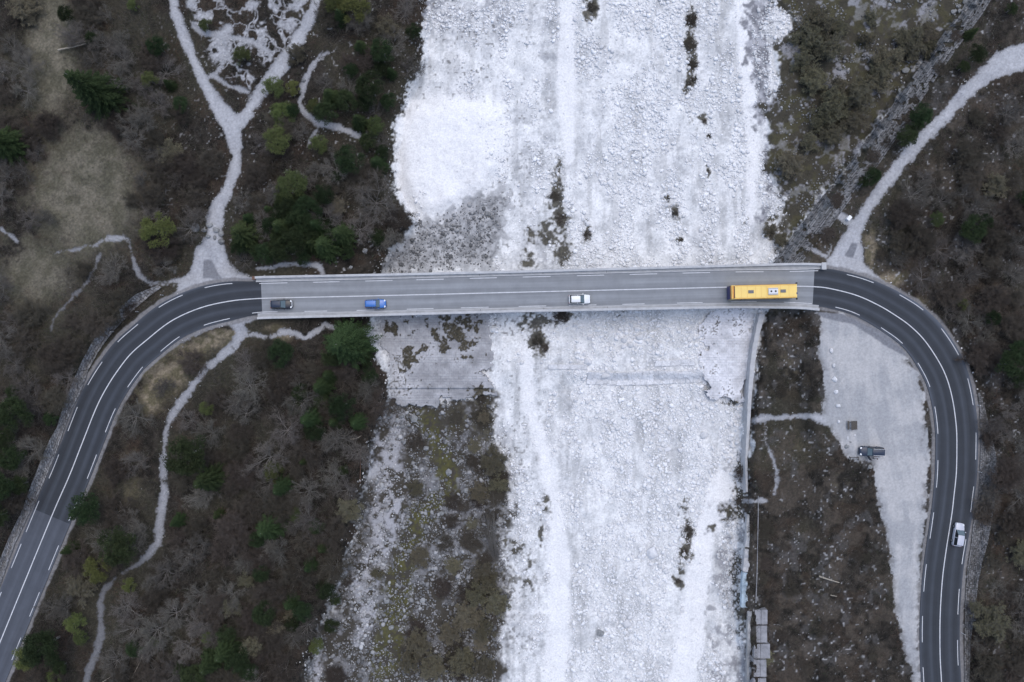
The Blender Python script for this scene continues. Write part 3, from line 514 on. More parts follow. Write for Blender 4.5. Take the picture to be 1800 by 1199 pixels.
for x, y, w, h, t in [(534,142,9,8,'pale round boulder by the thin path in the upper left woods'),(532,120,5,5,'small grey boulder above the round pale one in the upper left woods'),(626,424,9,7,'grey boulder between the young spruces above the bridge'),(642,441,12,10,'large bluish boulder at the foot of the spruce clump above the bridge'),(617,470,8,7,'grey boulder in the scrub right above the bridge railing'),
   (1098,597,14,12,'smooth white upper left boulder of the pile below the bridge'),(1110,571,9,12,'upright white boulder topmost in the pile below the middle of the bridge'),(1120,577,13,10,'white boulder right of the topmost one in the pile below the bridge'),(1124,592,15,13,'broad white boulder at the right of the pile below the bridge'),(1096,609,11,10,'lower left boulder of the pile below the bridge'),(1108,606,12,11,'lowest central boulder of the pile below the bridge'),(1086,585,8,8,'small boulder at the left side of the pile below the bridge'),(1212,581,11,9,'lone white boulder left of the right hand masonry apron'),(1064,660,19,14,'large pale boulder resting on the broken concrete ledge'),(1034,636,16,16,'big greyish block in a hollow above the broken concrete ledge'),
   (1146,971,22,24,'very large white boulder with a dark rim in the lower riverbed'),(1160,995,11,10,'white boulder just below the very large rimmed one in the lower riverbed'),(1102,1096,17,17,'angular flat topped boulder near the bottom of the riverbed'),(1055,1112,15,13,'bluish grey boulder left of the angular flat topped one'),(1173,790,14,9,'long white boulder in the lower riverbed'),(1178,751,11,11,'white boulder with a shaded side above the long one'),(1237,765,16,14,'broad pale boulder near the right bank wall'),(1002,867,10,10,'round white boulder on the left of the lower riverbed'),(975,692,10,11,'round white boulder below the left end of the concrete ledge'),(1195,60,9,9,'white boulder beside the long dark scrub strip'),
   (1676,22,12,12,'large rounded boulder at the top end of the diagonal revetment'),(1697,4,12,10,'boulder at the top edge of the photo near the revetment'),(1685,12,9,9,'rounded boulder squeezed between two larger ones at the top right'),(1700,15,9,7,'flat boulder just below the topmost one at the upper right'),(1687,20,8,10,'light upright boulder right of the large rounded one'),(1577,2,10,7,'pale boulder on the top photo edge above the grey willows'),(1564,9,8,7,'grey boulder beside the pale one under the top photo edge'),(1591,124,15,11,'broad grey boulder below the yellow willow bush'),(1579,130,7,7,'small grey boulder left of the broad one below the yellow willow'),
   (728,736,14,14,'large smooth grey boulder below the left masonry apron'),(706,732,11,10,'grey boulder left of the large smooth one below the left apron'),(686,731,12,10,'leftmost grey boulder below the left masonry apron'),(698,738,9,8,'small grey boulder in the row below the left apron'),(749,788,12,11,'pale boulder among the mossy cobbles'),(789,830,14,15,'pale angular boulder in the mossy stony strip'),(842,820,11,10,'pale boulder at the edge of the scrub beside the white gravel'),(820,862,10,11,'pale boulder above the bent bare bush'),(776,902,11,9,'flat grey boulder in the stony strip'),(773,953,10,10,'whitish boulder with a notch in the stony strip'),(720,968,12,10,'grey boulder at the edge of the moss'),(680,1056,11,10,'pale boulder on the left of the yellow moss'),(688,1103,12,11,'pale angular boulder on the yellow moss'),(743,1055,11,10,'pale boulder right of the yellow moss'),(601,1073,8,7,'small pale boulder at the left edge of the stony strip')]:
    put_boulder(x, y, w, h, None, grey=('grey' in t) and not ('greyish' in t), label=t)
late = []
def BZ(x, y):
    v = ['in the riverbed at the top edge', 'in the upper riverbed', 'in the riverbed well above the bridge', 'in the riverbed just above the bridge', 'in the riverbed just below the bridge', 'in the riverbed below the concrete ledge', 'in the middle of the lower riverbed', 'in the riverbed near the bottom', 'in the riverbed at the bottom edge'][min(8, int(np.searchsorted([110, 230, 350, 500, 680, 790, 920, 1060], y)))]
    return v + (', left half' if x < 1100 else ', right half')
hand = 60; placed = []
tries = 0
while len(placed) < 225 and tries < 20000:
    tries += 1; x, y = random.uniform(880, 1320), random.uniform(5, 1195)
    if 468 < y < 556 or float(bed_density(x, y)) < random.uniform(.35, 1.1): continue
    s = random.uniform(5.5, 10.5); 
    if any((x - a) ** 2 + (y - b) ** 2 < (s + c) ** 2 * .3 for a, b, c in placed): continue
    placed.append((x, y, s)); late.append(('white boulder', BZ(x, y), x, put_boulder(x, y, s * random.uniform(.9, 1.2), s * random.uniform(.75, 1.0), random.uniform(0, 3), label='-', group='boulders in the dry riverbed')))

# ------------------------------------------------------------------ masonry draped on the terrain
def resample(pts, n):
    P = np.array(pts, float); a = np.concatenate([[0], np.cumsum(np.hypot(*np.diff(P, axis=0).T))]); t = np.linspace(0, a[-1], n)
    return np.stack([np.interp(t, a, P[:, k]) for k in range(P.shape[1])], -1)
def riprap(name, E1, E2, n, m, amp, cell, tones, label, cat, lift=.18, courses=None, gaps=0.):
    """rough stone facing between two edge lines (photo-plan coordinates); draped, with its own relief and thickness"""
    A = resample(E1, n); Bq = resample(E2, n); t = np.linspace(0, 1, m)[None, :, None]; P = A[:, None] * (1 - t) + Bq[:, None] * t
    px, py = P[..., 0], P[..., 1]; z = height(px, py)
    al = np.linspace(0, np.hypot(*np.diff(np.array(E1, float), axis=0).T).sum() * MPP, n)[:, None] + 0 * px; ac = np.hypot(*(A - Bq).T)[:, None] * MPP * t[..., 0]
    if courses:                                    # coursed blocks
        r_ = np.floor(ac / courses[1]); u_ = al / courses[0] + (r_ % 2) * .5 + vn(r_ * 7.7, 0 * r_, 1, 3) * .6; bi = np.floor(u_)
        fu = np.abs(u_ - bi - .5) * 2; fv = np.abs(ac / courses[1] - r_ - .5) * 2; h1 = vn(bi * 3.7, r_ * 5.1, .7, 9); joint = np.maximum(ss(.80, .97, fu), ss(.72, .97, fv))
        z2 = z + lift + amp * (h1 - .5) * 2 * .5 - joint * amp; v = tones[0] + (tones[1] - tones[0]) * h1; v = v * (1 - .6 * joint)
    else:                                          # random rubble: jittered cells
        best = np.full(px.shape, 9.); bid = np.zeros(px.shape); sec = np.full(px.shape, 9.); X, Y = al / cell, ac / cell
        for di in (-1, 0, 1):
            for dj in (-1, 0, 1):
                ci = np.floor(X) + di; cj = np.floor(Y) + dj; hx = vn(ci * 13.1, cj * 7.9, .61, 71); hy = vn(ci * 5.3, cj * 11.7, .57, 72)
                d = np.hypot(X - ci - hx, Y - cj - hy); nb = d < best; sec = np.where(nb, best, np.minimum(sec, d)); bid = np.where(nb, ci * 31.7 + cj * 17.3, bid); best = np.minimum(best, d)
        joint = ss(.16, .03, sec - best) * (.45 * vn(px, py, 5, 74) + .1 if 'ledge' in name else 1.0); h1 = vn(bid, bid * .7, .83, 73); z2 = z + lift + amp * (h1 - .4) - joint * amp; v = (tones[0] + (tones[1] - tones[0]) * h1) * (1 - .55 * joint)
    hole = ss(.60, .66, fbm(px, py, 14, 3, 80) + gaps) if gaps else 0 * px
    z2 = z2 - hole * (lift + .1); z2[0] = z[0] - .3; z2[-1] = z[-1] - .3; z2[:, 0] = z[:, 0] - .4; z2[:, -1] = z[:, -1] - .4
    col = np.stack([v, v, v * 1.03], -1) * (.85 + .3 * vn(px, py, 1.7, 81))[..., None]; col = mix(col, c3(.07,.062,.05), (hole * .9)[..., None])
    x, y = W(px, py, z2); V = np.stack([x, y, z2], -1).reshape(-1, 3); i = np.arange(len(V)).reshape(px.shape); F = np.stack([i[:-1, 1:], i[1:, 1:], i[1:, :-1], i[:-1, :-1]], -1).reshape(-1, 4)
    me = np_mesh(name, V, F, [M['block']], False, col.reshape(-1, 3)); bm = bmesh.new(); bm.from_mesh(me); bmesh.ops.recalc_face_normals(bm, faces=bm.faces); bm.to_mesh(me); bm.free()
    if me.polygons[len(me.polygons) // 2].normal.z < 0: me.flip_normals()
    return tag(link(name, me), label, cat)
riprap('stone_wall', [(285,505),(262,522),(240,541),(220,561),(200,582),(184,603),(172,621),(156,650),(141,693),(126,720),(111,760),(100,795),(82,838),(67,871),(53,900),(25,959),(0,1030),(-40,1130)],
       [(277,501),(240,516),(220,531),(195,555),(175,582),(162,600),(142,637),(127,672),(112,707),(100,750),(87,772),(72,807),(55,850),(38,898),(15,945),(0,982),(-50,1100)], 760, 30, .16, .55, (.17,.36), 'long grey rubble retaining wall along the left side of the left road bend', 'wall', .3)
riprap('stone_embankment', [(1719,690),(1722,720),(1724,775),(1722,825),(1720,872),(1712,905),(1706,962),(1700,1000),(1696,1062),(1695,1150),(1696,1240)],
       [(1723,690),(1731,714),(1743,762),(1753,808),(1753,845),(1746,905),(1737,955),(1727,990),(1720,1025),(1715,1070),(1707,1125),(1702,1240)], 620, 46, .12, .38, (.10,.27), 'grey rubble facing widening along the right side of the right hand road', 'embankment', .2)
riprap('revetment', [(1755,-20),(1728,24),(1700,62),(1650,132),(1600,208),(1545,290),(1500,345),(1460,400),(1405,468)], [(1712,-20),(1685,25),(1655,62),(1605,132),(1552,208),(1490,290),(1445,345),(1400,405),(1354,468)], 760, 52, .12, .5, (.10,.27), 'diagonal coursed masonry revetment climbing to the upper right corner', 'revetment', .22, courses=(1.9, .42), gaps=.005)
def apron(name, poly, PV, x0, x1, y0, y1, bw, bh, base, label, skew=0., drop=None):
    gx = np.arange(x0, x1, 1.15); gy = np.arange(y0, y1, 1.15); px, py = np.meshgrid(gx, gy)
    n1 = fbm(px, py, 26, 4, 90); n2 = fbm(px, py, 8, 3, 91); sdp = sample(PV, px + (n2 - .5) * 14 + (n1 - .5) * 70, py + (n2 - .5) * 8 + (n1 - .5) * 26)
    lx, ly = px * MPP + skew * py * MPP, py * MPP; rr = np.floor(ly / bh); u = lx / bw + (rr % 2) * .5; bi = np.floor(u); fu = np.abs(u - bi - .5) * 2; fv = np.abs(ly / bh - rr - .5) * 2
    h1 = vn(bi * 3.7, rr * 5.1, .7, 9); joint = np.maximum(ss(.82, .97, fu), ss(.75, .97, fv)) * ss(.3, .5, n1 + .12)
    z = -5.45 + .03 * h1 - .05 * joint + (n1 - .5) * .25
    if drop is not None: z = z - .45 * ss(drop - 1, drop + 1, py)
    v = base * (.92 + .16 * h1) * (1 - .13 * joint) * (.40 + 1.2 * n1)
    hole = ss(.56, .66, n1) * .4 + ss(.25, .55, sample(DKD, px, py) * .9 + (n2 - .5) * 1.3); hole = np.clip(hole, 0, 1); col = np.stack([v, v, v * 1.05], -1); col = mix(col, mix(c3(.04,.036,.03), c3(.10,.088,.06), vn(px, py, 2, 92)[..., None]), ss(.25, .9, hole + (vn(px, py, 2.2, 93) - .5) * .9)[..., None])
    z = z + .12 * ss(.5, .8, hole); z = np.minimum(z, np.where(sdp > 1.2, height(px, py) - .15, 99))
    x, y = W(px, py, z); V = np.stack([x, y, z], -1).reshape(-1, 3); i = np.arange(len(V)).reshape(px.shape); F = np.stack([i[1:, :-1], i[1:, 1:], i[:-1, 1:], i[:-1, :-1]], -1).reshape(-1, 4)
    F = F[(sdp[:-1, :-1] < 3).ravel()]; u, inv = np.unique(F.ravel(), return_inverse=True)
    return tag(link(name, np_mesh(name, V[u], inv.reshape(-1, 4), [M['block']], False, col.reshape(-1, 3)[u])), label, 'apron')
apron('masonry_apron', PAVL, PVL, 655, 875, 470, 722, .85, .50, .40, 'grey block masonry apron under the left part of the bridge, overgrown in patches', drop=683)
apron('masonry_apron', PAVRT, PVR, 1228, 1340, 470, 712, .8, .5, .66, 'white block masonry apron beside the right bank wall below the bridge')
# concrete ledges across the bed
def slab(name, poly, z0, z1, m, label, cat, bev=0):
    bm = bmesh.new(); vs = []
    for x, y in poly:
        X, Y = W(x, y, z1); vs.append(bm.verts.new((X, Y, z1)))
    f = bm.faces.new(vs); r = bmesh.ops.extrude_face_region(bm, geom=[f]); 
    for v in r['geom']:
        if isinstance(v, bmesh.types.BMVert): v.co.z = z0
    return tag(bm_obj(name, bm, m), label, cat)
def rough(poly, amp, n=6):
    out = []
    for (a, b), (c, d) in zip(poly, poly[1:] + poly[:1]):
        for k in range(n):
            t = k / n; out.append((a + (c - a) * t + random.uniform(-amp, amp), b + (d - b) * t + random.uniform(-amp, amp)))
    return out
M['slabm'] = mat('stained_slab', (.31,.31,.33), .9, noise=(.9, .6, 1.15), bump=(5, .4, .03)); M['ledge'] = mat('broken_white_concrete', (.72,.715,.72), .9, noise=(.5, .85, 1.12), bump=(3, .5, .05))
riprap('concrete_ledge', [(963,650),(1000,650),(1032,650)], [(963,640),(1000,640),(1032,640)], 60, 12, .06, 2.2, (.60,.70), 'thin straight concrete ledge at the left of the bed below the bridge', 'ledge', .30)
riprap('concrete_ledge', [(1030,676),(1090,678),(1140,677),(1200,674),(1240,671)], [(1034,653),(1090,655),(1140,651),(1200,652),(1238,648)], 260, 30, .14, .95, (.55,.76), 'broad broken pale ledge crossing the white riverbed below the bridge', 'ledge', .34)
riprap('concrete_ledge', [(1150,645),(1222,643)], [(1152,634),(1222,630)], 90, 14, .08, 1.6, (.60,.72), 'short smooth concrete ledge above the broad broken one', 'ledge', .26)
# right bank wall
def wallstrip(name, pts, wid, z0, z1, m, label, parts=1):
    P = resample(pts, 60 if parts == 1 else 24); t = np.gradient(P, axis=0); t /= np.linalg.norm(t, axis=1)[:, None]; n = np.stack([-t[:, 1], t[:, 0]], 1); wv = np.interp(np.linspace(0, 1, len(P)), np.linspace(0, 1, len(wid)), wid)[:, None] / 2
    wv = wv * (1 + .06 * np.sin(np.arange(len(P)) * 1.9)[:, None])
    zz = np.linspace(z1[0], z1[1], len(P)); zz = height(P[:, 0], P[:, 1]) + .22 if name != 'bank_wall' else zz; zb = zz - (1.0 if name != 'bank_wall' else 4.0); a = P + n * wv; b = P - n * wv; bm = bmesh.new(); rows = []
    for k in range(len(P)):
        xa, ya = W(a[k, 0], a[k, 1], zz[k]); xb, yb = W(b[k, 0], b[k, 1], zz[k]); rows.append([bm.verts.new((xa, ya, zb[k])), bm.verts.new((xa, ya, zz[k])), bm.verts.new((xb, yb, zz[k])), bm.verts.new((xb, yb, zb[k]))])
    for q, s in zip(rows[:-1], rows[1:]):
        for k in range(4): bm.faces.new([q[k], q[(k+1) % 4], s[(k+1) % 4], s[k]])
    bm.faces.new(rows[0]); bm.faces.new(rows[-1][::-1])
    return tag(bm_obj(name, bm, m), label, 'wall')
wallstrip('bank_wall', [(1340,552),(1333,580),(1327,610),(1322,650),(1318,700),(1315,760),(1312,810),(1313,865)], [9,8,8,7,6,5,4,3], -7.2, (-3.7,-3.7), M['conc2'], 'smooth pale concrete wall along the right bank below the bridge')
wallstrip('broken_wall', [(1316,905),(1316,925),(1317,945),(1315,962)], [4,8,9,12], -7.2, (-4.4,-4.4), M['conc2'], 'upper leaning piece of broken white wall on the right bank')
wallstrip('broken_wall', [(1314,966),(1313,990),(1311,1005)], [9,11,10], -7.2, (-4.6,-4.6), M['conc2'], 'middle piece of broken white wall on the right bank')
wallstrip('broken_wall', [(1311,1007),(1309,1030),(1309,1068)], [10,9,12], -7.2, (-4.8,-4.8), M['pale'], 'blue tinged lowest piece of broken wall on the right bank')
wallstrip('low_wall', [(1333,872),(1333,900),(1332,950),(1331,1000),(1329,1060)], [1.0,1.5,.8,1.3,1.6], -5, (-2.9,-2.9), M['slabm'], 'thin low concrete edge running down the right bank scrub')
wallstrip('low_wall', [(1318,1075),(1317,1140),(1316,1240)], [7,6,9], -7, (-4.2,-4.2), M['conc'], 'short low grey wall at the bottom of the right bank')
nP = 0
for yy, hh in ((1072,26),(1100,30),(1132,26),(1160,30),(1192,40)):
    for s in (0, 1):
        w = 11 if s == 0 or yy != 1132 else 17; x0 = 1327 - (yy - 1072) * .02 + s * 11.3; z = float(max(height(1327 + q, yy + t) for q in (0, 6, 12, 18, 24) for t in (0, 13, 26))) - .12
        slab('paving_slab', rough([(x0, yy + .3), (x0 + w * .97, yy + .3), (x0 + w * .97, yy + hh - .4), (x0, yy + hh - .4)], .25, 3), -5.0, z + .02 * s, M['slabm'], 'grey concrete slab of the bankside strip, %s %s row from the top' % ('left in the' if s == 0 else 'right in the', ordn[nP]), 'slab').__setitem__('group', 'concrete slabs at the lower right bank')
    nP += 1

# ------------------------------------------------------------------ vehicles
def loft(secs, name, m, parent, cap=True, smooth=True, bevel=0):
    """secs: list of rings (same count) of 3-D points"""
    bm = bmesh.new(); R = [[bm.verts.new(p) for p in s] for s in secs]; n = len(R[0])
    for a, b in zip(R[:-1], R[1:]):
        for k in range(n): bm.faces.new([a[k], a[(k+1) % n], b[(k+1) % n], b[k]])
    if cap: bm.faces.new(R[0]); bm.faces.new(R[-1][::-1])
    return bm_obj(name, bm, m, parent, smooth)
def ring(x, w, zb, zt, k=.16):
    return [(x, -w * .93, zb), (x, w * .93, zb), (x, w, zb + .12), (x, w, zt - k * 1.4), (x, w * .95, zt - k * .35), (x, w * .80, zt), (x, 0, zt + .03), (x, -w * .80, zt), (x, -w * .95, zt - k * .35), (x, -w, zt - k * 1.4), (x, -w, zb + .12)]
def make_car(name, label, px, py, z, heading, L, Wd, Hh, paint, roofm, style='hatch', wind='wind', rails=False, lamps=True, group=None, extra=None):
    x, y = W(px, py, .75); r = empty(name, (float(x), float(y), z), heading); tag(r, label, 'car', group)
    h = L / 2; w = Wd / 2; bz = Hh * .62
    st = [(-h, .80, .42, bz - .16), (-h + .06, .90, .30, bz - .05), (-h + .3, .97, .22, bz), (-h * .5, 1, .20, bz), (0, 1, .20, bz - .02), (h * .38, 1, .20, bz - .05), (h * .62, .98, .22, bz - .12), (h * .82, .93, .24, bz - .2), (h - .1, .82, .30, bz - .30), (h, .66, .40, bz - .42)]
    loft([ring(a * 1., b * w, c, d) for a, b, c, d in st], 'body', paint, r)
    # cabin: glass volume under a painted roof panel
    rx0, rx1 = (-h + .42, h * .02) if style != 'van' else (-h + .30, h * .10); gx0, gx1 = (-h + .16, h * .42)
    zt = Hh - .03; gl = [(gx0, .90, bz - .06, bz - .02), (rx0, .92, bz - .06, zt - .03), ((rx0 + rx1) / 2, .93, bz - .06, zt + .0), (rx1, .92, bz - .06, zt - .03), (gx1, .88, bz - .10, bz - .05)]
    loft([[(a, -b * w, c), (a, b * w, c), (a, b * w * (.78 if d > bz + .1 else .99), d), (a, -b * w * (.78 if d > bz + .1 else .99), d)] for a, b, c, d in gl], 'glasshouse', M['glass'], r, smooth=False)
    loft([[(a, -b * w, zt + .015), (a, b * w, zt + .015), (a, b * w * .93, zt + .045 + c), (a, 0, zt + .06 + c), (a, -b * w * .93, zt + .045 + c)] for a, b, c in ((rx0 - .06, .66, -.02), (rx0 + .1, .70, .0), ((rx0 + rx1) / 2, .72, .015), (rx1 - .1, .70, .0), (rx1 + .04, .66, -.02))], 'roof', roofm, r)
    def panel(nm, q, m, t=.02):
        bm = bmesh.new(); a = [bm.verts.new(p) for p in q]; f = bm.faces.new(a); e_ = bmesh.ops.extrude_face_region(bm, geom=[f]); n = f.normal.copy() if f.normal.length else Vector((0, 0, 1)); bm.normal_update(); n = f.normal
        for v in e_['geom']:
            if isinstance(v, bmesh.types.BMVert): v.co -= Vector((0, 0, t))
        return bm_obj(nm, bm, m, r)
    panel('windscreen', [(rx1 + .07, -w * .70, zt - .005), (rx1 + .07, w * .70, zt - .005), (gx1 - .02, w * .80, bz + .03), (gx1 - .02, -w * .80, bz + .03)], M[wind])
    panel('rear_window', [(gx0 + .03, -w * .74, bz + .04), (gx0 + .03, w * .74, bz + .04), (rx0 - .07, w * .66, zt - .01), (rx0 - .07, -w * .66, zt - .01)], M['glass'])
    for s in (1, -1):
        for xx in (h * .62, -h * .60):
            bm = bmesh.new(); cyl(bm, (0, 0, 0), .31, .20, 'Y', 20); t = bm_obj('wheel', bm, M['rubber'], r, False, (xx, s * (w - .08), .31))
            bm = bmesh.new(); cyl(bm, (0, 0, 0), .19, .03, 'Y', 14); bm_obj('rim', bm, M['rim'], t, False, (0, s * .11, 0))
        bm = bmesh.new(); bx(bm, (h * .30, s * (w + .09), bz + .05), (.14, .2, .12), .03); bm_obj('mirror', bm, paint if paint is not M['navy'] else M['plast'], r)
        if lamps:
            bm = bmesh.new(); bx(bm, (h - .26, s * w * .66, bz - .25), (.34, .30, .10), .04, s * -.5); bm_obj('headlight', bm, M['lamp'], r)
        bm = bmesh.new(); bx(bm, (-h + .05, s * w * .72, bz - .18), (.10, .22, .18), .02); bm_obj('tail_light', bm, M['red'], r)
        if rails:
            bm = bmesh.new(); bx(bm, ((rx0 + rx1) / 2, s * w * .66, zt + .11), (rx1 - rx0 - .15, .05, .05), .012); [bx(bm, (q, s * w * .70, zt + .07), (.08, .04, .08)) for q in (rx0 + .15, rx1 - .15)]; bm_obj('roof_rail', bm, M['chrome'], r)
    bm = bmesh.new(); bx(bm, (h - .02, 0, .45), (.08, w * 1.1, .22), .02); bm_obj('grille', bm, M['plast'], r)
    for s in (1, -1):                              # side glass line: door pillar
        bm = bmesh.new(); bx(bm, (-h * .22, s * w * .85, (bz + zt) / 2), (.09, .03, zt - bz - .02), 0, 0, s * .34); bm_obj('door_pillar', bm, paint, r)
    return r, h, w, bz, zt
hd = lambda px, py: (lambda a: math.atan2(*(lambda v: (v[1], v[0]))(cl(a + 1)[0] - cl(a - 1)[0])))(arc_at(px, py))
r, h, w, bz, zt = make_car('car', 'black car with bright headlights at the left end of the bridge', 494.5, 535, .005, hd(494, 525), 3.95, 1.68, 1.5, M['black'], M['navy'], group='cars driving on the road')
bm = bmesh.new(); bx(bm, (h - .05, 0, bz - .30), (.10, w * 1.25, .07), .02); bm_obj('bonnet_edge_glint', bm, M['lamp'], r)  # pale bar added across the nose as a modelled light reflection
make_car('car', 'bright blue car driving right on the bridge', 660, 534, .005, hd(660, 519), 3.85, 1.62, 1.55, M['blue'], M['blue'], 'van', group='cars driving on the road')
make_car('car', 'white hatchback near the middle of the bridge', 1019, 526, .005, hd(1019, 511), 3.95, 1.74, 1.48, M['white'], M['white'], group='cars driving on the road')
make_car('car', 'silver car climbing the road at the lower right', 1685.5, 940, .005, hd(1666, 940) + math.pi, 4.3, 1.72, 1.55, M['silver'], M['silver'], group='cars driving on the road')
x, y = W(1533, 794, 0); zp = float(ground_z(x, y)) + .02
r, h, w, bz, zt = make_car('car', 'dark blue estate car with roof rails and an open door on the gravel parking area', 1533, 794, zp, math.radians(178), 4.45, 1.75, 1.6, M['navy'], M['navy'], 'van', rails=True)
bm = bmesh.new(); bx(bm, (.42, w + .34, .62), (.06, 0.95, .72), .02, .62); d_ = bm_obj('open_door', bm, M['navy'], r); bm = bmesh.new(); bx(bm, (.42, w + .34, 1.18), (.03, .85, .38), .01, .62); bm_obj('door_window', bm, M['glass'], d_)

# bus
x, y = W(1339, 513.5, 1.6); b = empty('bus', (float(x), float(y), .005), math.radians(1.35)); tag(b, 'long yellow bus with a white roof unit on the right end of the bridge', 'bus')
L, Wb, Hb = 11.9, 2.5, 3.05; h = L / 2
def rbox(x0, x1, w, z0, z1, rr): return [[(xx, -w, z0), (xx, w, z0), (xx, w, z1 - rr), (xx, w - rr * .35, z1 - rr * .3), (xx, w - rr, z1), (xx, -w + rr, z1), (xx, -w + rr * .35, z1 - rr * .3), (xx, -w, z1 - rr)] for xx in (x0, x1)]
loft(rbox(-h + .05, h - .1, 1.25, .32, 2.98, .16), 'body', M['yellow'], b, smooth=False)
for s in (1, -1):
    bm = bmesh.new(); bx(bm, (.1, s * 1.256, 2.0), (L - 1.2, .02, .95), 0); g_ = bm_obj('side_window', bm, M['glass'], b)
    bm = bmesh.new()
    for q in np.arange(-4.4, 5.2, 1.6): bx(bm, (q, s * 1.272, 2.0), (.06, .012, .93))
    bm_obj('window_divider', bm, M['plast'], g_)
    bm = bmesh.new(); bx(bm, (.2, s * 1.215, 3.0), (L - .9, .05, .05), .01); bm_obj('roof_gutter', bm, M['orange'], b)
    for q in (-3.1, 3.1):
        bm = bmesh.new(); cyl(bm, (0, 0, 0), .48, .30, 'Y', 24); t = bm_obj('wheel', bm, M['rubber'], b, False, (q, s * 1.14, .48)); bm = bmesh.new(); cyl(bm, (0, 0, 0), .26, .03, 'Y', 16); bm_obj('rim', bm, M['rim'], t, False, (0, s * .16, 0))
    bm = bmesh.new(); bx(bm, (h + .02, s * 1.42, 2.55), (.22, .26, .42), .05); bx(bm, (h - .10, s * 1.32, 2.85), (.25, .06, .06), .01, s * .5); bm_obj('mirror', bm, M['plast'], b)
    bm = bmesh.new(); bx(bm, (h - .02, s * .9, .75), (.10, .32, .2), .03); bm_obj('headlight', bm, M['lamp'], b)
bm = bmesh.new(); bx(bm, (h - .06, 0, 1.95), (.08, 2.2, 1.5), .03); bm_obj('windscreen', bm, M['glass'], b)
bm = bmesh.new(); bx(bm, (-h + .05, 0, 1.3), (.14, 2.46, 1.9), .04); bm_obj('rear_panel', bm, M['bblue'], b)
bm = bmesh.new(); bx(bm, (-h + .16, 0, 2.5), (.30, 2.4, .55), .05); bx(bm, (-h + .32, 0, 2.965), (.34, 2.3, .08), .02); bm_obj('rear_hood', bm, M['orange'], b)
bm = bmesh.new(); bx(bm, (-h + .52, 0, 2.99), (.20, 2.2, .05), .01); [bx(bm, (-h + .46 + k * .06, 0, 3.02), (.02, 2.1, .03)) for k in range(3)]; bm_obj('vent_grille', bm, M['brown'], b)
bm = bmesh.new(); bx(bm, (1.45, 0, 3.0), (2.1, 2.22, .06), .02); bm_obj('roof_panel', bm, M['yellow2'], b)
bm = bmesh.new(); [bx(bm, (q, 0, 2.985), (.025, 2.1, .012)) for q in (-4.2, -3.1, -1.6, -.6, 2.9, 4.4)]; [bx(bm, (.2, q, 2.985), (11.0, .02, .012)) for q in (-.98, .98)]; bm_obj('roof_seam', bm, M['orange'], b)
for q in (-2.45, 3.35):
    bm = bmesh.new(); bx(bm, (q, .02, 3.02), (.98, .56, .10), .03); bm_obj('roof_hatch', bm, M['hatch'], b)
bm = bmesh.new(); bx(bm, (1.5, 0, 3.14), (1.75, 1.25, .26), .08); ac = bm_obj('roof_unit', bm, M['acw'], b)
for q in (1.12, 1.9):
    bm = bmesh.new(); cyl(bm, (0, 0, 0), .17, .05, 'Z', 18); cyl(bm, (0, 0, .03), .06, .06, 'Z', 10)
    for k in range(5): bx(bm, (.10 * math.cos(k * 1.257), .10 * math.sin(k * 1.257), .035), (.13, .03, .01), 0, k * 1.257, .3)
    bm_obj('fan', bm, M['plast'], ac, False, (q, 0, 3.28))
for s in (1, -1):
    bm = bmesh.new(); [bx(bm, (1.5 + (k - 5) * .15, s * .48, 3.275), (.07, .14, .02)) for k in range(11)]; bm_obj('air_slots', bm, M['hatch'], ac)
bm = bmesh.new(); bx(bm, (h - .12, -.45, 3.0), (.18, .35, .06), .02); bm_obj('marker_lamp', bm, M['bblue'], b)

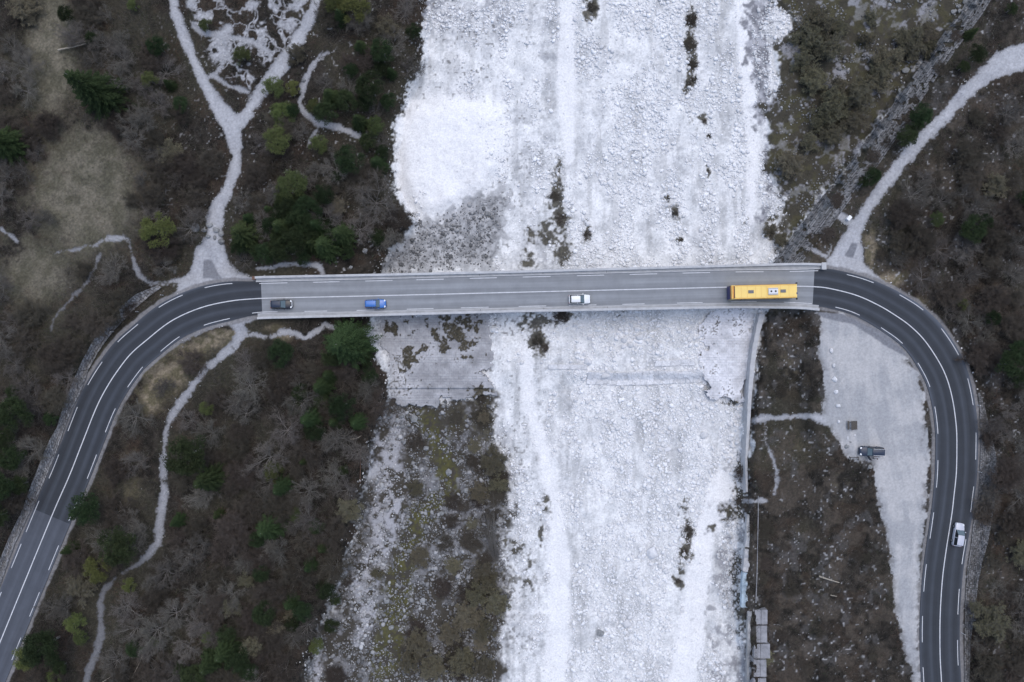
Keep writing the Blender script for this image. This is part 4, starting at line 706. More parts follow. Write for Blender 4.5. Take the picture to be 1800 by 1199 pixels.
# person at the open car door
def person(px, py, heading):
    z = float(height(px, py)) - .01; x, y = W(px, py, z + .9); o = empty('person', (float(x), float(y), z), heading); tag(o, 'person in a pale grey jacket and dark trousers standing at the open car door', 'person')
    bm = bmesh.new(); sk = bm.verts.layers.skin.verify(); V = {}
    def v(k, co, r, root=False): q = bm.verts.new(co); q[sk].radius = (r, r * .85) if not isinstance(r, tuple) else r; q[sk].use_root = root; V[k] = q; return q
    def e(*ks):
        for a, c in zip(ks[:-1], ks[1:]): bm.edges.new((V[a], V[c]))
    v('pel', (0,0,.95), (.13,.16), True); v('waist', (.02,0,1.10), (.11,.145)); v('chest', (.05,0,1.32), (.125,.175)); v('neck0', (.06,0,1.46), .07); v('neck', (.07,0,1.52), .055); v('head', (.10,0,1.60), (.085,.075)); v('head2', (.11,0,1.70), (.095,.08)); v('crown', (.10,0,1.77), (.06,.055)); v('nose', (.205,0,1.645), .014); v('chin', (.165,0,1.575), .035)
    e('pel','waist','chest','neck0','neck','head','head2','crown'); e('head','nose'); e('head','chin')
    for s, n in ((1,'l'), (-1,'r')):
        v('ear'+n, (.10,s*.085,1.655), .018); e('head', 'ear'+n)
        v('hip'+n, (0,s*.10,.90), .095); v('kn'+n, (.04,s*.12,.50), .062); v('an'+n, (0,s*.13,.10), .042); v('toe'+n, (.17,s*.15,.045), .038); e('pel','hip'+n,'kn'+n,'an'+n,'toe'+n)
        v('sh'+n, (.04,s*.20,1.42), .062); v('el'+n, (.10,s*.27,1.15), .045); wz = (.34,s*.22,1.10); v('wr'+n, wz, .028); v('pa'+n, (.41,s*.21,1.10), (.036,.022)); e('chest','sh'+n,'el'+n,'wr'+n,'pa'+n)
        for k, (dy, ln) in enumerate(((-.027,.075),(-.009,.085),(.009,.08),(.027,.062))):
            v('f%d'%k+n, (.45,s*.21+dy,1.10), .009); v('g%d'%k+n, (.45+ln*.5,s*.21+dy,1.09), .0085); v('h%d'%k+n, (.45+ln*.85,s*.21+dy,1.065), .008); e('pa'+n,'f%d'%k+n,'g%d'%k+n,'h%d'%k+n)
        v('t0'+n, (.39,s*.17,1.10), .011); v('t1'+n, (.43,s*.155,1.095), .009); e('pa'+n,'t0'+n,'t1'+n)
    me = bpy.data.meshes.new('body'); bm.to_mesh(me); bm.free()
    body = link('body', me, o); me.materials.append(M['jacket']); sm = body.modifiers.new('skin', 'SKIN'); sm.use_smooth_shade = True; ssf = body.modifiers.new('sub', 'SUBSURF'); ssf.levels = 1; ssf.render_levels = 1
    dg = bpy.context.evaluated_depsgraph_get(); me2 = bpy.data.meshes.new_from_object(body.evaluated_get(dg)); body.modifiers.clear(); body.data = me2; me2.materials.clear()
    for k in ('jacket', 'trous', 'skin', 'rubber', 'hair'): me2.materials.append(M[k])
    for p in me2.polygons:
        c = p.center; p.material_index = 3 if c.z < .09 else 1 if c.z < .98 else 2 if (c.z > 1.50 or c.x > .35) else 0
    bm = bmesh.new(); bmesh.ops.create_uvsphere(bm, u_segments=20, v_segments=12, radius=1, matrix=Matrix.Translation((.075, 0, 1.715)) @ Matrix.Diagonal((.115, .098, .10, 1)))
    bmesh.ops.delete(bm, geom=[v_ for v_ in bm.verts if v_.co.x > .15 and v_.co.z < 1.73 or v_.co.z < 1.62], context='VERTS'); bm_obj('hair', bm, M['hair'], o, True)
    for s in (1, -1):
        bm = bmesh.new(); bmesh.ops.create_icosphere(bm, subdivisions=2, radius=.012, matrix=Matrix.Translation((.187, s * .03, 1.675))); bm_obj('eye', bm, M['hair'], o, True)
    bm = bmesh.new(); bx(bm, (.183, 0, 1.605), (.01, .045, .008), .003); bm_obj('mouth', bm, M['brown'], o)
person(1538.5, 806.5, math.radians(100))

# picnic table and timber frame
x, y = W(1497.5, 747.5, .2); z = float(ground_z(x, y)); t = empty('picnic_table', (float(x), float(y), z), math.radians(1)); tag(t, 'dark weathered timber picnic table with two benches on the pale parking gravel', 'picnic table')
def planks(name, cx, w, n, zc, ln):
    bm = bmesh.new(); pw = w / n
    for k in range(n): bx(bm, (cx - w / 2 + pw * (k + .5), random.uniform(-.04, .04), zc), (pw * .86, ln * random.uniform(.97, 1.03), .045), .008)
    return bm_obj(name, bm, M['wood'], t)
planks('table_top', .08, .80, 5, .76, 1.65); planks('bench', -.68, .36, 2, .45, 1.60); planks('bench', .78, .34, 2, .45, 1.60)
for s in (-.55, .55):
    for cx in (-.25, .4):
        bm = bmesh.new(); bx(bm, (cx, s, .37), (.09, .07, .78), .01, 0, 0, -.25 if cx > 0 else .25); bm_obj('leg', bm, M['wood'], t)
    bm = bmesh.new(); bx(bm, (.06, s + .05, .40), (1.7, .05, .09), .01); bm_obj('crossbeam', bm, M['wood'], t)
x, y = W(1502, 808, .2); z = float(ground_z(x, y)); t = empty('timber_frame', (float(x), float(y), z)); tag(t, 'low open timber frame at the edge of the scrub below the parked dark car', 'frame')
for nm, c, s in (('rail', (-.02, .42, .42), (1.65, .12, .10)), ('rail', (-.76, 0, .42), (.12, .80, .10)), ('rail', (.74, .16, .42), (.12, .48, .10)), ('post', (-.76, .42, .2), (.15, .15, .5)), ('post', (.74, .42, .2), (.15, .15, .5)), ('post', (-.76, -.38, .2), (.15, .15, .5)), ('post', (.74, -.06, .2), (.13, .13, .5))):
    bm = bmesh.new(); bx(bm, c, s, .012); bm_obj(nm, bm, M['wood'], t)
x, y = W(1497.5, 382, .5); z = float(ground_z(x, y)); t = empty('utility_box', (float(x), float(y), z), math.radians(48)); tag(t, 'small white box with a grey base beside the right gravel track', 'box')
bm = bmesh.new(); bx(bm, (.1, 0, .45), (.85, .55, .85), .03); bm_obj('cabinet', bm, M['postw'], t); bm = bmesh.new(); bx(bm, (.1, 0, .91), (.95, .65, .06), .02); bx(bm, (.05, .1, .95), (.3, .2, .04), .01); bm_obj('lid', bm, M['white'], t); bm = bmesh.new(); bx(bm, (-.25, 0, .06), (1.7, .9, .2), .03); bm_obj('plinth', bm, M['conc'], t)

# delineator posts
posts = [(287,519,'the uppermost one on the left bend'),(244,548,'second from the top on the left bend'),(200,583,'third from the top on the left bend'),(1717,712,'upper one right of the right hand road'),(1719,829,'lower one right of the right hand road'),(1690,1112,'lowest one beside the lower right road')]
def post_parts():
    bm = bmesh.new(); bx(bm, (0, 0, .5), (.12, .10, 1.0), .03); bx(bm, (0, 0, 1.0), (.11, .09, .06), .02, 0, .3); a = bm_obj('shaft', bm, M['postw']); bm = bmesh.new(); bx(bm, (0, 0, .82), (.126, .106, .2), .03); b_ = bm_obj('reflector_band', bm, M['plast']); return a, b_
pa_, pb_ = post_parts(); first = True
for px, py, w_ in posts:
    z = float(height(px, py)); x, y = W(px, py, z); o = empty('delineator_post', (float(x), float(y), z)); tag(o, 'white roadside marker post, ' + w_, 'post', 'roadside marker posts')
    for q in (pa_, pb_):
        k = q if first else q.copy()
        if not first: COL.objects.link(k)
        k.parent = o
    first = False

# kerb stones up the bend on the right
for i, (px, py) in enumerate([(1566,497),(1632,561),(1636,567),(1683,600),(1690,612),(1697,626),(1703,640),(1710,655),(1716,670),(1718,684)]):
    put_boulder(px, py, 3.6, 3.0, None, label='small white edge stone, %s from the top along the outside of the right bend' % ordn[i], group='edge stones outside the right bend')

# ------------------------------------------------------------------ vegetation prototypes
def prisms(A, Bv, r0, r1, k=3):
    A = np.asarray(A, float); Bv = np.asarray(Bv, float); n = len(A); d = Bv - A; d /= np.linalg.norm(d, axis=1)[:, None] + 1e-9
    up = np.where(np.abs(d[:, 2:3]) > .9, [[1., 0, 0]], [[0, 0, 1.]]); s = np.cross(d, up); s /= np.linalg.norm(s, axis=1)[:, None]; t = np.cross(d, s); V = []
    for P, rr in ((A, r0), (Bv, r1)):
        for j in range(k):
            a = j * 2 * np.pi / k; V.append(P + (s * np.cos(a) + t * np.sin(a)) * np.asarray(rr, float).reshape(-1, 1))
    V = np.stack(V, 1).reshape(-1, 3); F = []
    for j in range(k): q = (j + 1) % k; F += [[j, q, k + q], [j, k + q, k + j]]
    return V, (np.array(F)[None] + (np.arange(n) * 2 * k)[:, None, None]).reshape(-1, 3)
def spikes(A, D, r):
    A = np.asarray(A, float); n = len(A); d = D / (np.linalg.norm(D, axis=1)[:, None] + 1e-9); up = np.where(np.abs(d[:, 2:3]) > .9, [[1., 0, 0]], [[0, 0, 1.]]); s = np.cross(d, up); s /= np.linalg.norm(s, axis=1)[:, None] + 1e-9; t = np.cross(d, s); r = np.broadcast_to(np.asarray(r, float).reshape(-1, 1), (n, 1))
    V = np.stack([A + s * r, A + (-.5 * s + .87 * t) * r, A + (-.5 * s - .87 * t) * r, A + D], 1).reshape(-1, 3)
    return V, (np.array([[0,1,3],[1,2,3],[2,0,3]])[None] + (np.arange(n) * 4)[:, None, None]).reshape(-1, 3)
def leaves(A, D, r):
    """small double-ended leaf or needle-tuft bodies: six-face spindles"""
    A = np.asarray(A, float); n = len(A); V1, F1 = spikes(A + D * .35, D * .65, r); V2, F2 = spikes(A + D * .35, -D * .35, r); return np.concatenate([V1, V2]), np.concatenate([F1, F2[:, ::-1] + len(V1)])
def cat(*VF):
    n = 0; Vs = []; Fs = []
    for v, f in VF: Vs.append(v); Fs.append(f + n); n += len(v)
    return np.concatenate(Vs), np.concatenate(Fs)
def unit(v): return v / (np.linalg.norm(v, axis=-1, keepdims=True) + 1e-9)
def grow(rg, H, spread, nlimb, levels=4, lean=(0, 0), stems=1, trunk_h=.25, r0=.09):
    """recursive bare tree: returns limb segments (A,B,ra,rb) and twig spikes"""
    seg = []; tw = []
    def rec(p, d, L, r, lv):
        n = 3 if lv < 2 else 2; q = p
        for i in range(n):
            d = unit(d + rg.normal(0, .10, 3) + np.array([0, 0, .05])); q2 = q + d * L / n; seg.append((q, q2, r * (1 - .25 * i / n), r * (1 - .25 * (i + 1) / n))); q = q2
            if lv < levels:
                for _ in range(2 if lv > 0 else (0 if i < n - 1 else 1)):
                    a = unit(d + rg.normal(0, .42, 3) * (1 + .1 * lv)); a[2] = max(a[2], -.05); rec(q, unit(a), L * rg.uniform(.5, .72), r * .55, lv + 1)
            else:
                for _ in range(3): tw.append((q, unit(d + rg.normal(0, .6, 3)) * L * rg.uniform(.5, 1.0), r * .45))
    for s in range(stems):
        b = np.array([0., 0, 0]) + (rg.normal(0, .25, 3) * [1, 1, 0] if stems > 1 else 0); th = H * trunk_h; top = b + np.array([lean[0] * .2 * th, lean[1] * .2 * th, th])
        seg.append((b, top, r0, r0 * .8))
        for i in range(nlimb):
            a = 2 * np.pi * (i + rg.uniform(-.35, .35)) / nlimb; el = rg.uniform(.25, 1.1); d = np.array([np.cos(a) * np.cos(el) * spread + lean[0], np.sin(a) * np.cos(el) * spread + lean[1], np.sin(el)]); rec(top, unit(d), H * rg.uniform(.34, .5), r0 * .55, 1)
    A, B_, ra, rb = map(np.array, zip(*seg)); TA, TD, TR = map(np.array, zip(*tw)); return (A, B_, ra, rb), (TA, TD, TR)
def bare_proto(seed, H, spread, nlimb, twm, levels=4, lean=(0, 0), stems=1, th=.25, r0=.09, leaf=None, dense=1, trunkm=None):
    rg = np.random.default_rng(seed); (A, B_, ra, rb), (TA, TD, TR) = grow(rg, H, spread, nlimb, levels, lean, stems, th, r0)
    big = ra > .022; tv, tf = prisms(A[big], B_[big], ra[big], rb[big], 5); me1 = np_mesh('trunk', tv, tf, [trunkm or M['bark']], True)
    parts = []
    if (~big).any(): parts.append(prisms(A[~big], B_[~big], np.maximum(ra[~big], .011), np.maximum(rb[~big], .009), 3))
    parts.append(spikes(TA, TD, np.maximum(TR, .010)))
    for _ in range(dense):
        k = rg.integers(0, len(TA), len(TA)); parts.append(spikes(TA[k] + TD[k] * rg.random((len(k), 1)) * .7, unit(TD[k] + rg.normal(0, .35, TD.shape)) * rg.uniform(.2, .5, (len(k), 1)), .009))
    cv, cf = cat(*parts); me2 = np_mesh('crown', cv, cf, [twm]); out = [('trunk', me1), ('crown', me2)]
    if leaf:
        k = rg.integers(0, len(TA), int(len(TA) * leaf[1])); P = TA[k] + TD[k] * rg.random((len(k), 1)); D = unit(rg.normal(0, 1, P.shape)) * rg.uniform(.10, .2, (len(k), 1)); lv, lf = leaves(P, D, .035); out.append(('foliage', np_mesh('foliage', lv, lf, [leaf[0]])))
    allv = np.concatenate([tv, cv]); R = np.percentile(np.hypot(allv[:, 0], allv[:, 1]), 96); return out, R
def spruce_proto(seed, R, H, m, whorls=13, dens=1.0):
    rg = np.random.default_rng(seed); A = []; D = []; S = []; 
    for i in range(whorls):
        t = (i + .3) / whorls; z = H * (.10 + .88 * t); L = R * (1 - t) ** .85 * 1.0 + .12; n = int(7 + 6 * (1 - t))
        for k in range(n):
            a = 2 * np.pi * (k + rg.uniform(-.3, .3)) / n + i; l = L * rg.uniform(.72, 1.08); dr = np.array([np.cos(a), np.sin(a), 0]); o = np.array([0, 0, z]); S.append((o, o + dr * l + [0, 0, -.22 * l]))
            m_ = max(5, int(13 * l / R * dens)); u = np.linspace(.15, 1, m_)
            for s in (-1, 1):
                side = np.array([-dr[1], dr[0], 0]) * s; P = o + dr * (l * u)[:, None] + np.array([0, 0, -.22 * l]) * (u ** 1.3)[:, None]; ln = (.34 * l * (1.05 - u) + .16)[:, None]
                A.append(P); D.append((side * .8 + dr * .75 + rg.normal(0, .18, (m_, 3)) * [1, 1, .8]) * ln)
            A.append(P[-1:]); D.append((dr * .3)[None])
    A = np.concatenate(A); D = np.concatenate(D); v, f = leaves(A, D, .055); sa, sb = map(np.array, zip(*S)); b = prisms(sa, sb, np.full(len(sa), .03), np.full(len(sa), .012), 3)
    v2, f2 = cat((v, f), b); tv, tf = prisms([[0, 0, 0], [0, 0, H * .5]], [[0, 0, H * .5], [0, 0, H]], [.13, .09], [.09, .02], 6)
    return [('trunk', np_mesh('trunk', tv, tf, [M['bark']], True)), ('crown', np_mesh('crown', v2, f2, [m]))], R
def pine_proto(seed, R, H, m, n=34):
    rg = np.random.default_rng(seed); A = []; D = []; S = []
    for i in range(n):
        a = rg.uniform(0, 6.28); rr = R * np.sqrt(rg.random()) * .85; z = H * (.55 + .42 * (1 - (rr / R) ** 2) * rg.uniform(.75, 1.1)); c = np.array([rr * np.cos(a), rr * np.sin(a), z]); S.append((np.array([0, 0, z * .6]), c)); cr = R * rg.uniform(.20, .34); k = 95
        d = unit(rg.normal(0, 1, (k, 3)) + [0, 0, .35]); A.append(c + d * cr * rg.uniform(.3, .9, (k, 1)) * [1, 1, .6]); D.append(unit(d + rg.normal(0, .5, d.shape)) * rg.uniform(.16, .34, (k, 1)))
    A = np.concatenate(A); D = np.concatenate(D); v, f = leaves(A, D, .045); sa, sb = map(np.array, zip(*S)); v2, f2 = cat((v, f), prisms(sa, sb, np.full(n, .035), np.full(n, .015), 4)); tv, tf = prisms([[0, 0, 0]], [[0, 0, H * .85]], [.15], [.05], 7)
    return [('trunk', np_mesh('trunk', tv, tf, [M['bark']], True)), ('crown', np_mesh('crown', v2, f2, [m]))], R
print('protos')
P_BARE = [bare_proto(100 + i, 5.5, 1.0, 7 + i % 3, M['twig'], 4) for i in range(5)]
P_BROWN = [bare_proto(140 + i, 4.0, 1.1, 7, M['twigr'], 4, stems=2, th=.12, r0=.06) for i in range(4)]
P_WIL = [bare_proto(160 + i, 4.2, 1.0, 6, M['twig'], 4, stems=2, th=.1, r0=.05, leaf=(M['willow'], 2.2)) for i in range(3)]
P_LEAN = [bare_proto(180, 7.0, .35, 9, M['bark'], 3, lean=(-.55, .85), stems=3, th=.08, r0=.08)]
P_SPR = [spruce_proto(200 + i, 2.4, 7.0, M['spruce'], 15, 1.3) for i in range(4)]
M['dark_ev'] = mat('dark_evergreen_needles', (.026,.040,.017), .85, noise=(1.6, .55, 1.6), rnd=.35, spec=.2)
P_DARK = [pine_proto(260 + i, 2.3, 4.6, M['dark_ev'], 40) for i in range(3)]
P_PINE = [pine_proto(220 + i, 2.2, 4.5, M['pine']) for i in range(3)]; P_PINEL = [pine_proto(240 + i, 2.2, 4.0, M['pinel'], 30) for i in range(2)]
def plant(protos, name, px, py, rpx, label, cat_, group=None, k=None, zs=None, rz=None, mid=.6):
    parts, R = protos[random.randrange(len(protos)) if k is None else k]; z = float(height(px, py)); s = rpx * MPP / R * (1.14 if cat_ == 'tree' and not name.startswith('bare') else 1.0)
    topz = z + 3.0 * s * mid; x, y = W(px, py, topz)      # the crown, not the foot, stands at this plan point
    x, y = float(x), float(y); z = float(ground_z(x, y)); o = empty(name, (x, y, z - .05), random.uniform(0, 6.28) if rz is None else rz); o.scale = (s, s, s * (zs or random.uniform(.8, 1.1))); tag(o, label, cat_, group)
    for nm, me in parts: link(nm, me, o)
    return o
KIND = {'s': (P_SPR[:2] + P_DARK + P_DARK, 'evergreen_tree', 'dark green evergreen'), 'q': (P_DARK, 'evergreen_tree', 'dull dark evergreen'), 'p': (P_PINE, 'pine_tree', 'dull green pine'), 'l': (P_PINEL, 'pine_tree', 'light olive green pine'), 'w': (P_WIL, 'willow_bush', 'yellowish budding willow')}
TREES = {
 'in the upper left woods': [('s',175,165,37),('s',122,28,14),('s',282,85,17),('s',8,252,30),('s',165,70,11),('s',300,150,10),('s',320,185,13),('p',262,140,14),('p',235,10,10)],
 'among the pale patches between the upper left tracks': [('p',362,45,11),('p',425,100,15)],
 'right of the upper left tracks': [('l',622,12,26),('p',590,4,20),('s',600,33,13),('s',727,57,13),('s',675,95,20),('s',672,120,15),('s',618,127,12),('s',655,160,24),('s',688,130,10),('s',635,85,14),('w',680,50,20),('w',522,98,18),('s',583,172,16),('s',610,182,18),('s',640,185,14),('s',685,182,14),('l',498,200,20),('s',516,198,12),('s',576,201,19),('s',632,216,15),('p',660,220,15),('p',488,246,22),('p',555,190,14),('p',560,255,16),('s',650,252,15),('s',617,283,23),('s',664,290,18),('s',672,270,12),('p',480,155,18),('l',515,155,12)],
 'in the evergreen clump above the bridge': [('p',514,327,24),('p',498,348,17),('s',570,345,17),('s',592,312,9),('s',508,368,20),('s',545,372,22),('s',530,395,23),('s',500,402,20),('s',558,398,18),('s',490,378,13),('s',524,425,24),('s',550,430,18),('s',500,440,20),('s',573,434,24),('s',602,413,24),('s',612,445,12),('s',662,418,14),('s',430,412,26),('s',425,435,15),('s',468,448,18),('s',450,440,12),('s',440,385,13),('s',475,370,11),('s',585,395,12),('s',535,455,12),('s',480,400,16),('s',515,385,18),('s',540,415,20),('s',585,420,16),('s',495,420,16),('s',530,350,12)],
 'beside the meadow': [('l',276,405,27)],
 'below the left part of the bridge': [('s',495,620,22),('s',612,605,42),('s',640,618,16),('s',568,680,18),('s',580,660,14),('s',604,712,22),('s',628,742,16),('s',548,735,20),('s',555,755,17),('s',520,715,12),('s',530,690,14),('s',585,625,18),('s',565,705,14),('s',590,740,14),('s',650,660,14),('s',645,640,9),('p',365,718,12),('s',340,795,34),('s',374,840,26),('p',482,830,17),('s',500,855,19),('s',535,810,9),('s',605,825,9)],
 'between the left road and the lower footpath': [('q',160,892,26),('q',215,955,30),('l',172,1000,21),('l',228,1028,12),('s',122,965,12),('l',133,1095,17),('s',88,1130,30),('s',60,1148,18),('l',40,1158,20),('l',95,1192,14),('s',110,1170,12),('p',145,1120,12)],
 'beyond the wall left of the road': [('q',40,725,26),('q',88,735,12),('q',12,760,26),('q',28,800,22),('q',8,850,28),('q',40,850,15),('q',0,905,18),('q',30,690,12),('p',215,400,1)],
 'in the lower left woods': [('s',475,925,26),('s',455,945,14),('s',558,923,13),('p',520,905,12),('s',570,960,14),('s',545,995,13),('s',462,1005,14),('s',572,1035,16),('s',590,1052,10),('s',584,1098,13),('s',510,1060,14),('s',535,1072,17),('s',468,1075,20),('s',515,1095,12),('p',555,1135,14),('w',482,1105,20),('w',510,1083,13),('w',435,1020,16),('w',440,1138,18),('w',458,1145,12),('w',408,1065,18),('s',400,1140,24),('s',420,1155,22),('s',375,1160,24),('s',345,1185,22),('s',318,1175,12),('s',240,1137,14),('l',270,1128,9),('s',400,1115,16),('w',418,1185,14),('s',440,1180,16),('p',365,1120,10),('s',385,905,10),('s',315,915,12)],
 'in the scrub upstream of the revetment': [('w',1440,40,30),('w',1418,70,26),('w',1450,85,28),('w',1410,110,18),('w',1435,140,26),('w',1478,155,22),('w',1470,185,32),('w',1510,170,26),('w',1445,205,24),('w',1500,215,26),('w',1560,105,27),('w',1545,120,20),('w',1598,68,24),('w',1628,62,22),('w',1632,85,20),('w',1600,90,22),('w',1388,285,27),('w',1425,250,18),('w',1545,140,22),('w',1460,235,24),('w',1355,402,15),('w',1372,420,14),('w',1520,70,16),('w',1475,50,18),('w',1530,30,16)],
 'between the revetment and the right track': [('s',1612,205,18),('s',1592,240,17),('s',1604,222,12),('s',1528,312,14),('s',1516,322,9),('s',1713,97,16),('s',1690,120,10),('s',1705,60,9)],
 'in the brown woods on the right': [('s',1705,405,22),('s',1725,392,14),('p',1645,385,12),('s',1785,615,17),('s',1768,640,22),('s',1790,665,16),('s',1740,560,12),('s',1795,350,14),('p',1690,535,10),('s',1775,18,10)],
 'on the lower left edge of the white gravel': [('w',865,810,26),('w',880,850,20),('w',840,865,18),('w',850,1000,22),('w',858,1022,18),('w',835,1045,22),('w',870,1060,24),('w',820,1085,26),('w',850,1110,24),('w',790,1110,22),('w',735,1130,24),('w',720,1160,20),('w',760,1175,24),('w',815,1165,26),('w',855,1170,22),('w',660,1010,14),('w',730,860,16),('w',850,735,12)],
}
def ordinal(i, n, what, zone):
    if n == 1: return '%s standing alone of its kind %s' % (what, zone)
    words = ordn + ['thirteenth','fourteenth','fifteenth','sixteenth','seventeenth','eighteenth','nineteenth','twentieth','twenty first','twenty second','twenty third','twenty fourth','twenty fifth','twenty sixth','twenty seventh','twenty eighth','twenty ninth','thirtieth'] + ['thirty ' + q for q in ordn] + ['further'] * 60
    return what + (', leftmost ' if i == 0 else ', rightmost ' if i == n - 1 else ', ' + words[i] + ' from left, ') + zone
conif = []
for zone, L_ in TREES.items():
    L_ = [q for q in L_ if q[3] > 5]
    for kk in 'sqplw':
        g = sorted([q for q in L_ if q[0] == kk], key=lambda q: q[1])
        for i, (_, px, py, rp) in enumerate(g):
            pr, nm, what = KIND[kk]; pr = P_SPR if (px, py) in ((175,165),(573,434),(612,605),(590,740),(500,402)) else pr; conif.append((px, py, rp)); plant(pr, nm, px, py, rp, ordinal(i, len(g), what, zone), 'bush' if kk == 'w' else 'tree', what + 's ' + zone, zs=.75 if kk in 'pl' else None)
# distinct bare trees
for px, py, rp, pr, lab in [(660,355,46,P_BARE,'large pale bare tree spreading over the left edge of the gravel above the bridge'),(45,685,30,P_BARE,'pale dead looking bare tree left of the rubble wall'),(725,115,26,P_BARE,'grey bare tree leaning over the gravel heap edge in the upper left'),(645,685,26,P_BARE,'grey bare tree at the woods edge below the bridge'),(210,140,30,P_BARE,'bare tree with white twigs beside the big spruce'),(10,310,26,P_BARE,'pale bare tree at the left photo edge by the meadow'),(1790,430,30,P_BARE,'tall bare tree at the right photo edge'),(1700,440,30,P_BARE,'bare tree below the green spruce in the right woods'),(540,1100,28,P_BARE,'wide whitish bare tree in the lower left woods'),(490,970,28,P_BARE,'whitish bare tree below the round spruce in the lower left woods'),(1785,660,20,P_BARE,'bare tree beside the dark spruces at the right photo edge'),(590,365,18,P_WIL,'lichen yellow bare tree between the spruces and the large pale tree')]:
    conif.append((px, py, rp)); plant(pr, 'bare_tree', px, py, rp, lab, 'tree', zs=.8)
def leaning_bush():
    rg = np.random.default_rng(77); bz = float(height(872, 982)); bx0, by0 = map(float, W(872, 982, bz)); o = empty('leaning_bush', (bx0, by0, bz)); tag(o, 'long leaning bare bush with many thin pale stems beside the lower white gravel', 'bush')
    A, B_, r0, r1, TA, TD = [], [], [], [], [], []
    for i in range(70):
        tx, ty = rg.uniform(800, 868), rg.uniform(862, 905); tx = tx if rg.random() < .6 else rg.uniform(845, 872); zt = bz + rg.uniform(1.2, 3.2); X, Y = W(tx, ty, zt); ph = rg.uniform(.5, 1.0); p0 = np.array([rg.normal(0, .3), rg.normal(0, .5), 0.]); p1 = np.array([float(X) - bx0, float(Y) - by0, zt - bz]) * ph; prev = p0; side = rg.normal(0, .35, 3); pale = rg.uniform(.014, .035)
        for k in range(1, 8):
            t = k / 7; q = p0 + (p1 - p0) * t + side * math.sin(t * 3.14) + [0, 0, 1.0 * math.sin(t * 3.14)]; A.append(prev); B_.append(q); r0.append(pale * (1.1 - .8 * (k - 1) / 7)); r1.append(pale * (1.1 - .8 * t))
            for _ in range(5): TA.append(prev + (q - prev) * rg.random()); TD.append((unit(q - prev) + rg.normal(0, .28, 3)) * rg.uniform(.3, 1.0))
            prev = q
    v, f = prisms(A, B_, r0, r1, 4); link('stems', np_mesh('stems', v, f, [M['bark']], True), o); v, f = spikes(np.array(TA), np.array(TD), .010); link('twigs', np_mesh('twigs', v, f, [M['twigr']]), o)
leaning_bush()
# scrub on the gravel
sh_i = 0
SH = [(q[0], q[1], max(q[2], q[3] * .6)) for q in DK if q[4] >= .75]
for px, py, rp in SH: late.append(('low dark leafless shrub', 'of scrub patches ' + ('on the gravel above the bridge' if py < 500 else 'just below the bridge' if py < 680 else 'on the lower gravel'), px, plant(P_BROWN, 'low_shrub', px, py, rp * .75, '-', 'shrub', 'low shrubs on the gravel', zs=.25, mid=.1)))

# bare trees and bushes filling the woods
ZN = [('bare grey brown tree in the dense leafless woods left of the river', 'bare trees left of the river'), ('bare grey brown tree in the leafless woods right of the road', 'bare trees right of the road'), ('leafless bush in the flat scrub between the bank wall and the parking area', 'bushes of the right bank scrub'), ('leafless bush in the scrub beside the revetment', 'bushes by the revetment')]
def wood_density(x, y):
    rv = float(sample(RV, x, y))
    if 440 < x < 1460 and 445 < y < 580: return 0, 0
    if rv < 12 or float(sample(PD, x, y)) < 10 or float(sample(RD, x, y)) < 26 or float(sample(PK, x, y)) < 12: return 0, 0
    if float(sample(WP, x, y)) < 0: return .1, 0
    me = float(sample(MEADOW, x, y)); tn = float(sample(TAN, x, y))
    if x < 760: d = .9 * (1 - ss(.25, .6, me)) * (1 - .8 * ss(.3, .6, tn)); return (float(d) * (.25 if 160 < x < 300 and 740 < y < 900 else 1), 0)
    if 1330 < x < 1600 and y > 540: return .12, 2
    if y < 470 and x < 1560 + max(0, (430 - y)) * .55: return .25, 3
    return (.72 if x > 1560 else .3) * (1 - .5 * float(ss(.3, .6, tn))), 1
def TZ(x, y, zn):
    if zn == 2: return 'in the scrub left of the parking area' if y < 800 else 'in the lower right bank scrub'
    if zn == 3: return 'beside the diagonal revetment'
    if zn == 1: return ['in the upper right woods', 'in woods right of the bridge', 'in woods outside the right bend', 'in the lower right woods'][int(np.searchsorted([300, 500, 800], y))]
    if y < 500: return ('near the left edge' if x < 120 else 'between meadow and track' if x < 390 else 'between track and riverbed') + (', top part' if y < 170 else ', middle part' if y < 330 else ', above the road')
    return ('left of the left road' if x < 330 - .45 * (y - 500) and y < 960 else 'beside the lower footpath' if x < 330 else 'in woods below the bridge' if x < 480 else 'beside the lower riverbed') + (', bottom part' if y > 1000 else ', middle part' if y > 800 else ', upper part')
cnt = 0; pl = []; tries = 0
while cnt < 298 and tries < 9000:
    tries += 1; x, y = random.uniform(-5, 1805), random.uniform(-5, 1205); d, zn = wood_density(x, y)
    if random.random() > d: continue
    rp = (random.uniform(22, 38) if x < 700 and y > 620 else random.uniform(16, 34)) if zn < 2 else random.uniform(9, 16)
    if any((x - a) ** 2 + (y - b) ** 2 < ((rp + c) * .50) ** 2 for a, b, c in pl) or any((x - a) ** 2 + (y - b) ** 2 < (c * .8 + 2) ** 2 for a, b, c in conif): continue
    if float(sample(PD, x, y)) < rp * .8 or float(sample(RD, x, y)) < rp * .9 + 6: continue
    pl.append((x, y, rp)); cnt += 1; u = random.random(); pr = P_BARE if u < .52 and zn < 2 else P_BROWN if u < .97 else P_WIL
    if float(sample(PVL, x, y)) < 5: continue
    kd = ('pale bare ' if pr is P_BARE else 'brown bare ' if pr is P_BROWN else 'yellowish bare ') + ('tree' if zn < 2 else 'bush')
    late.append((kd, TZ(x, y, zn), x, plant(pr, 'bare_tree' if zn < 2 else 'bare_bush', x, y, rp, '-', 'tree' if zn < 2 else 'bush', ZN[zn][1], zs=random.uniform(.55, .85) if zn < 2 else .35)))
k2 = 0; tries = 0; pq = []
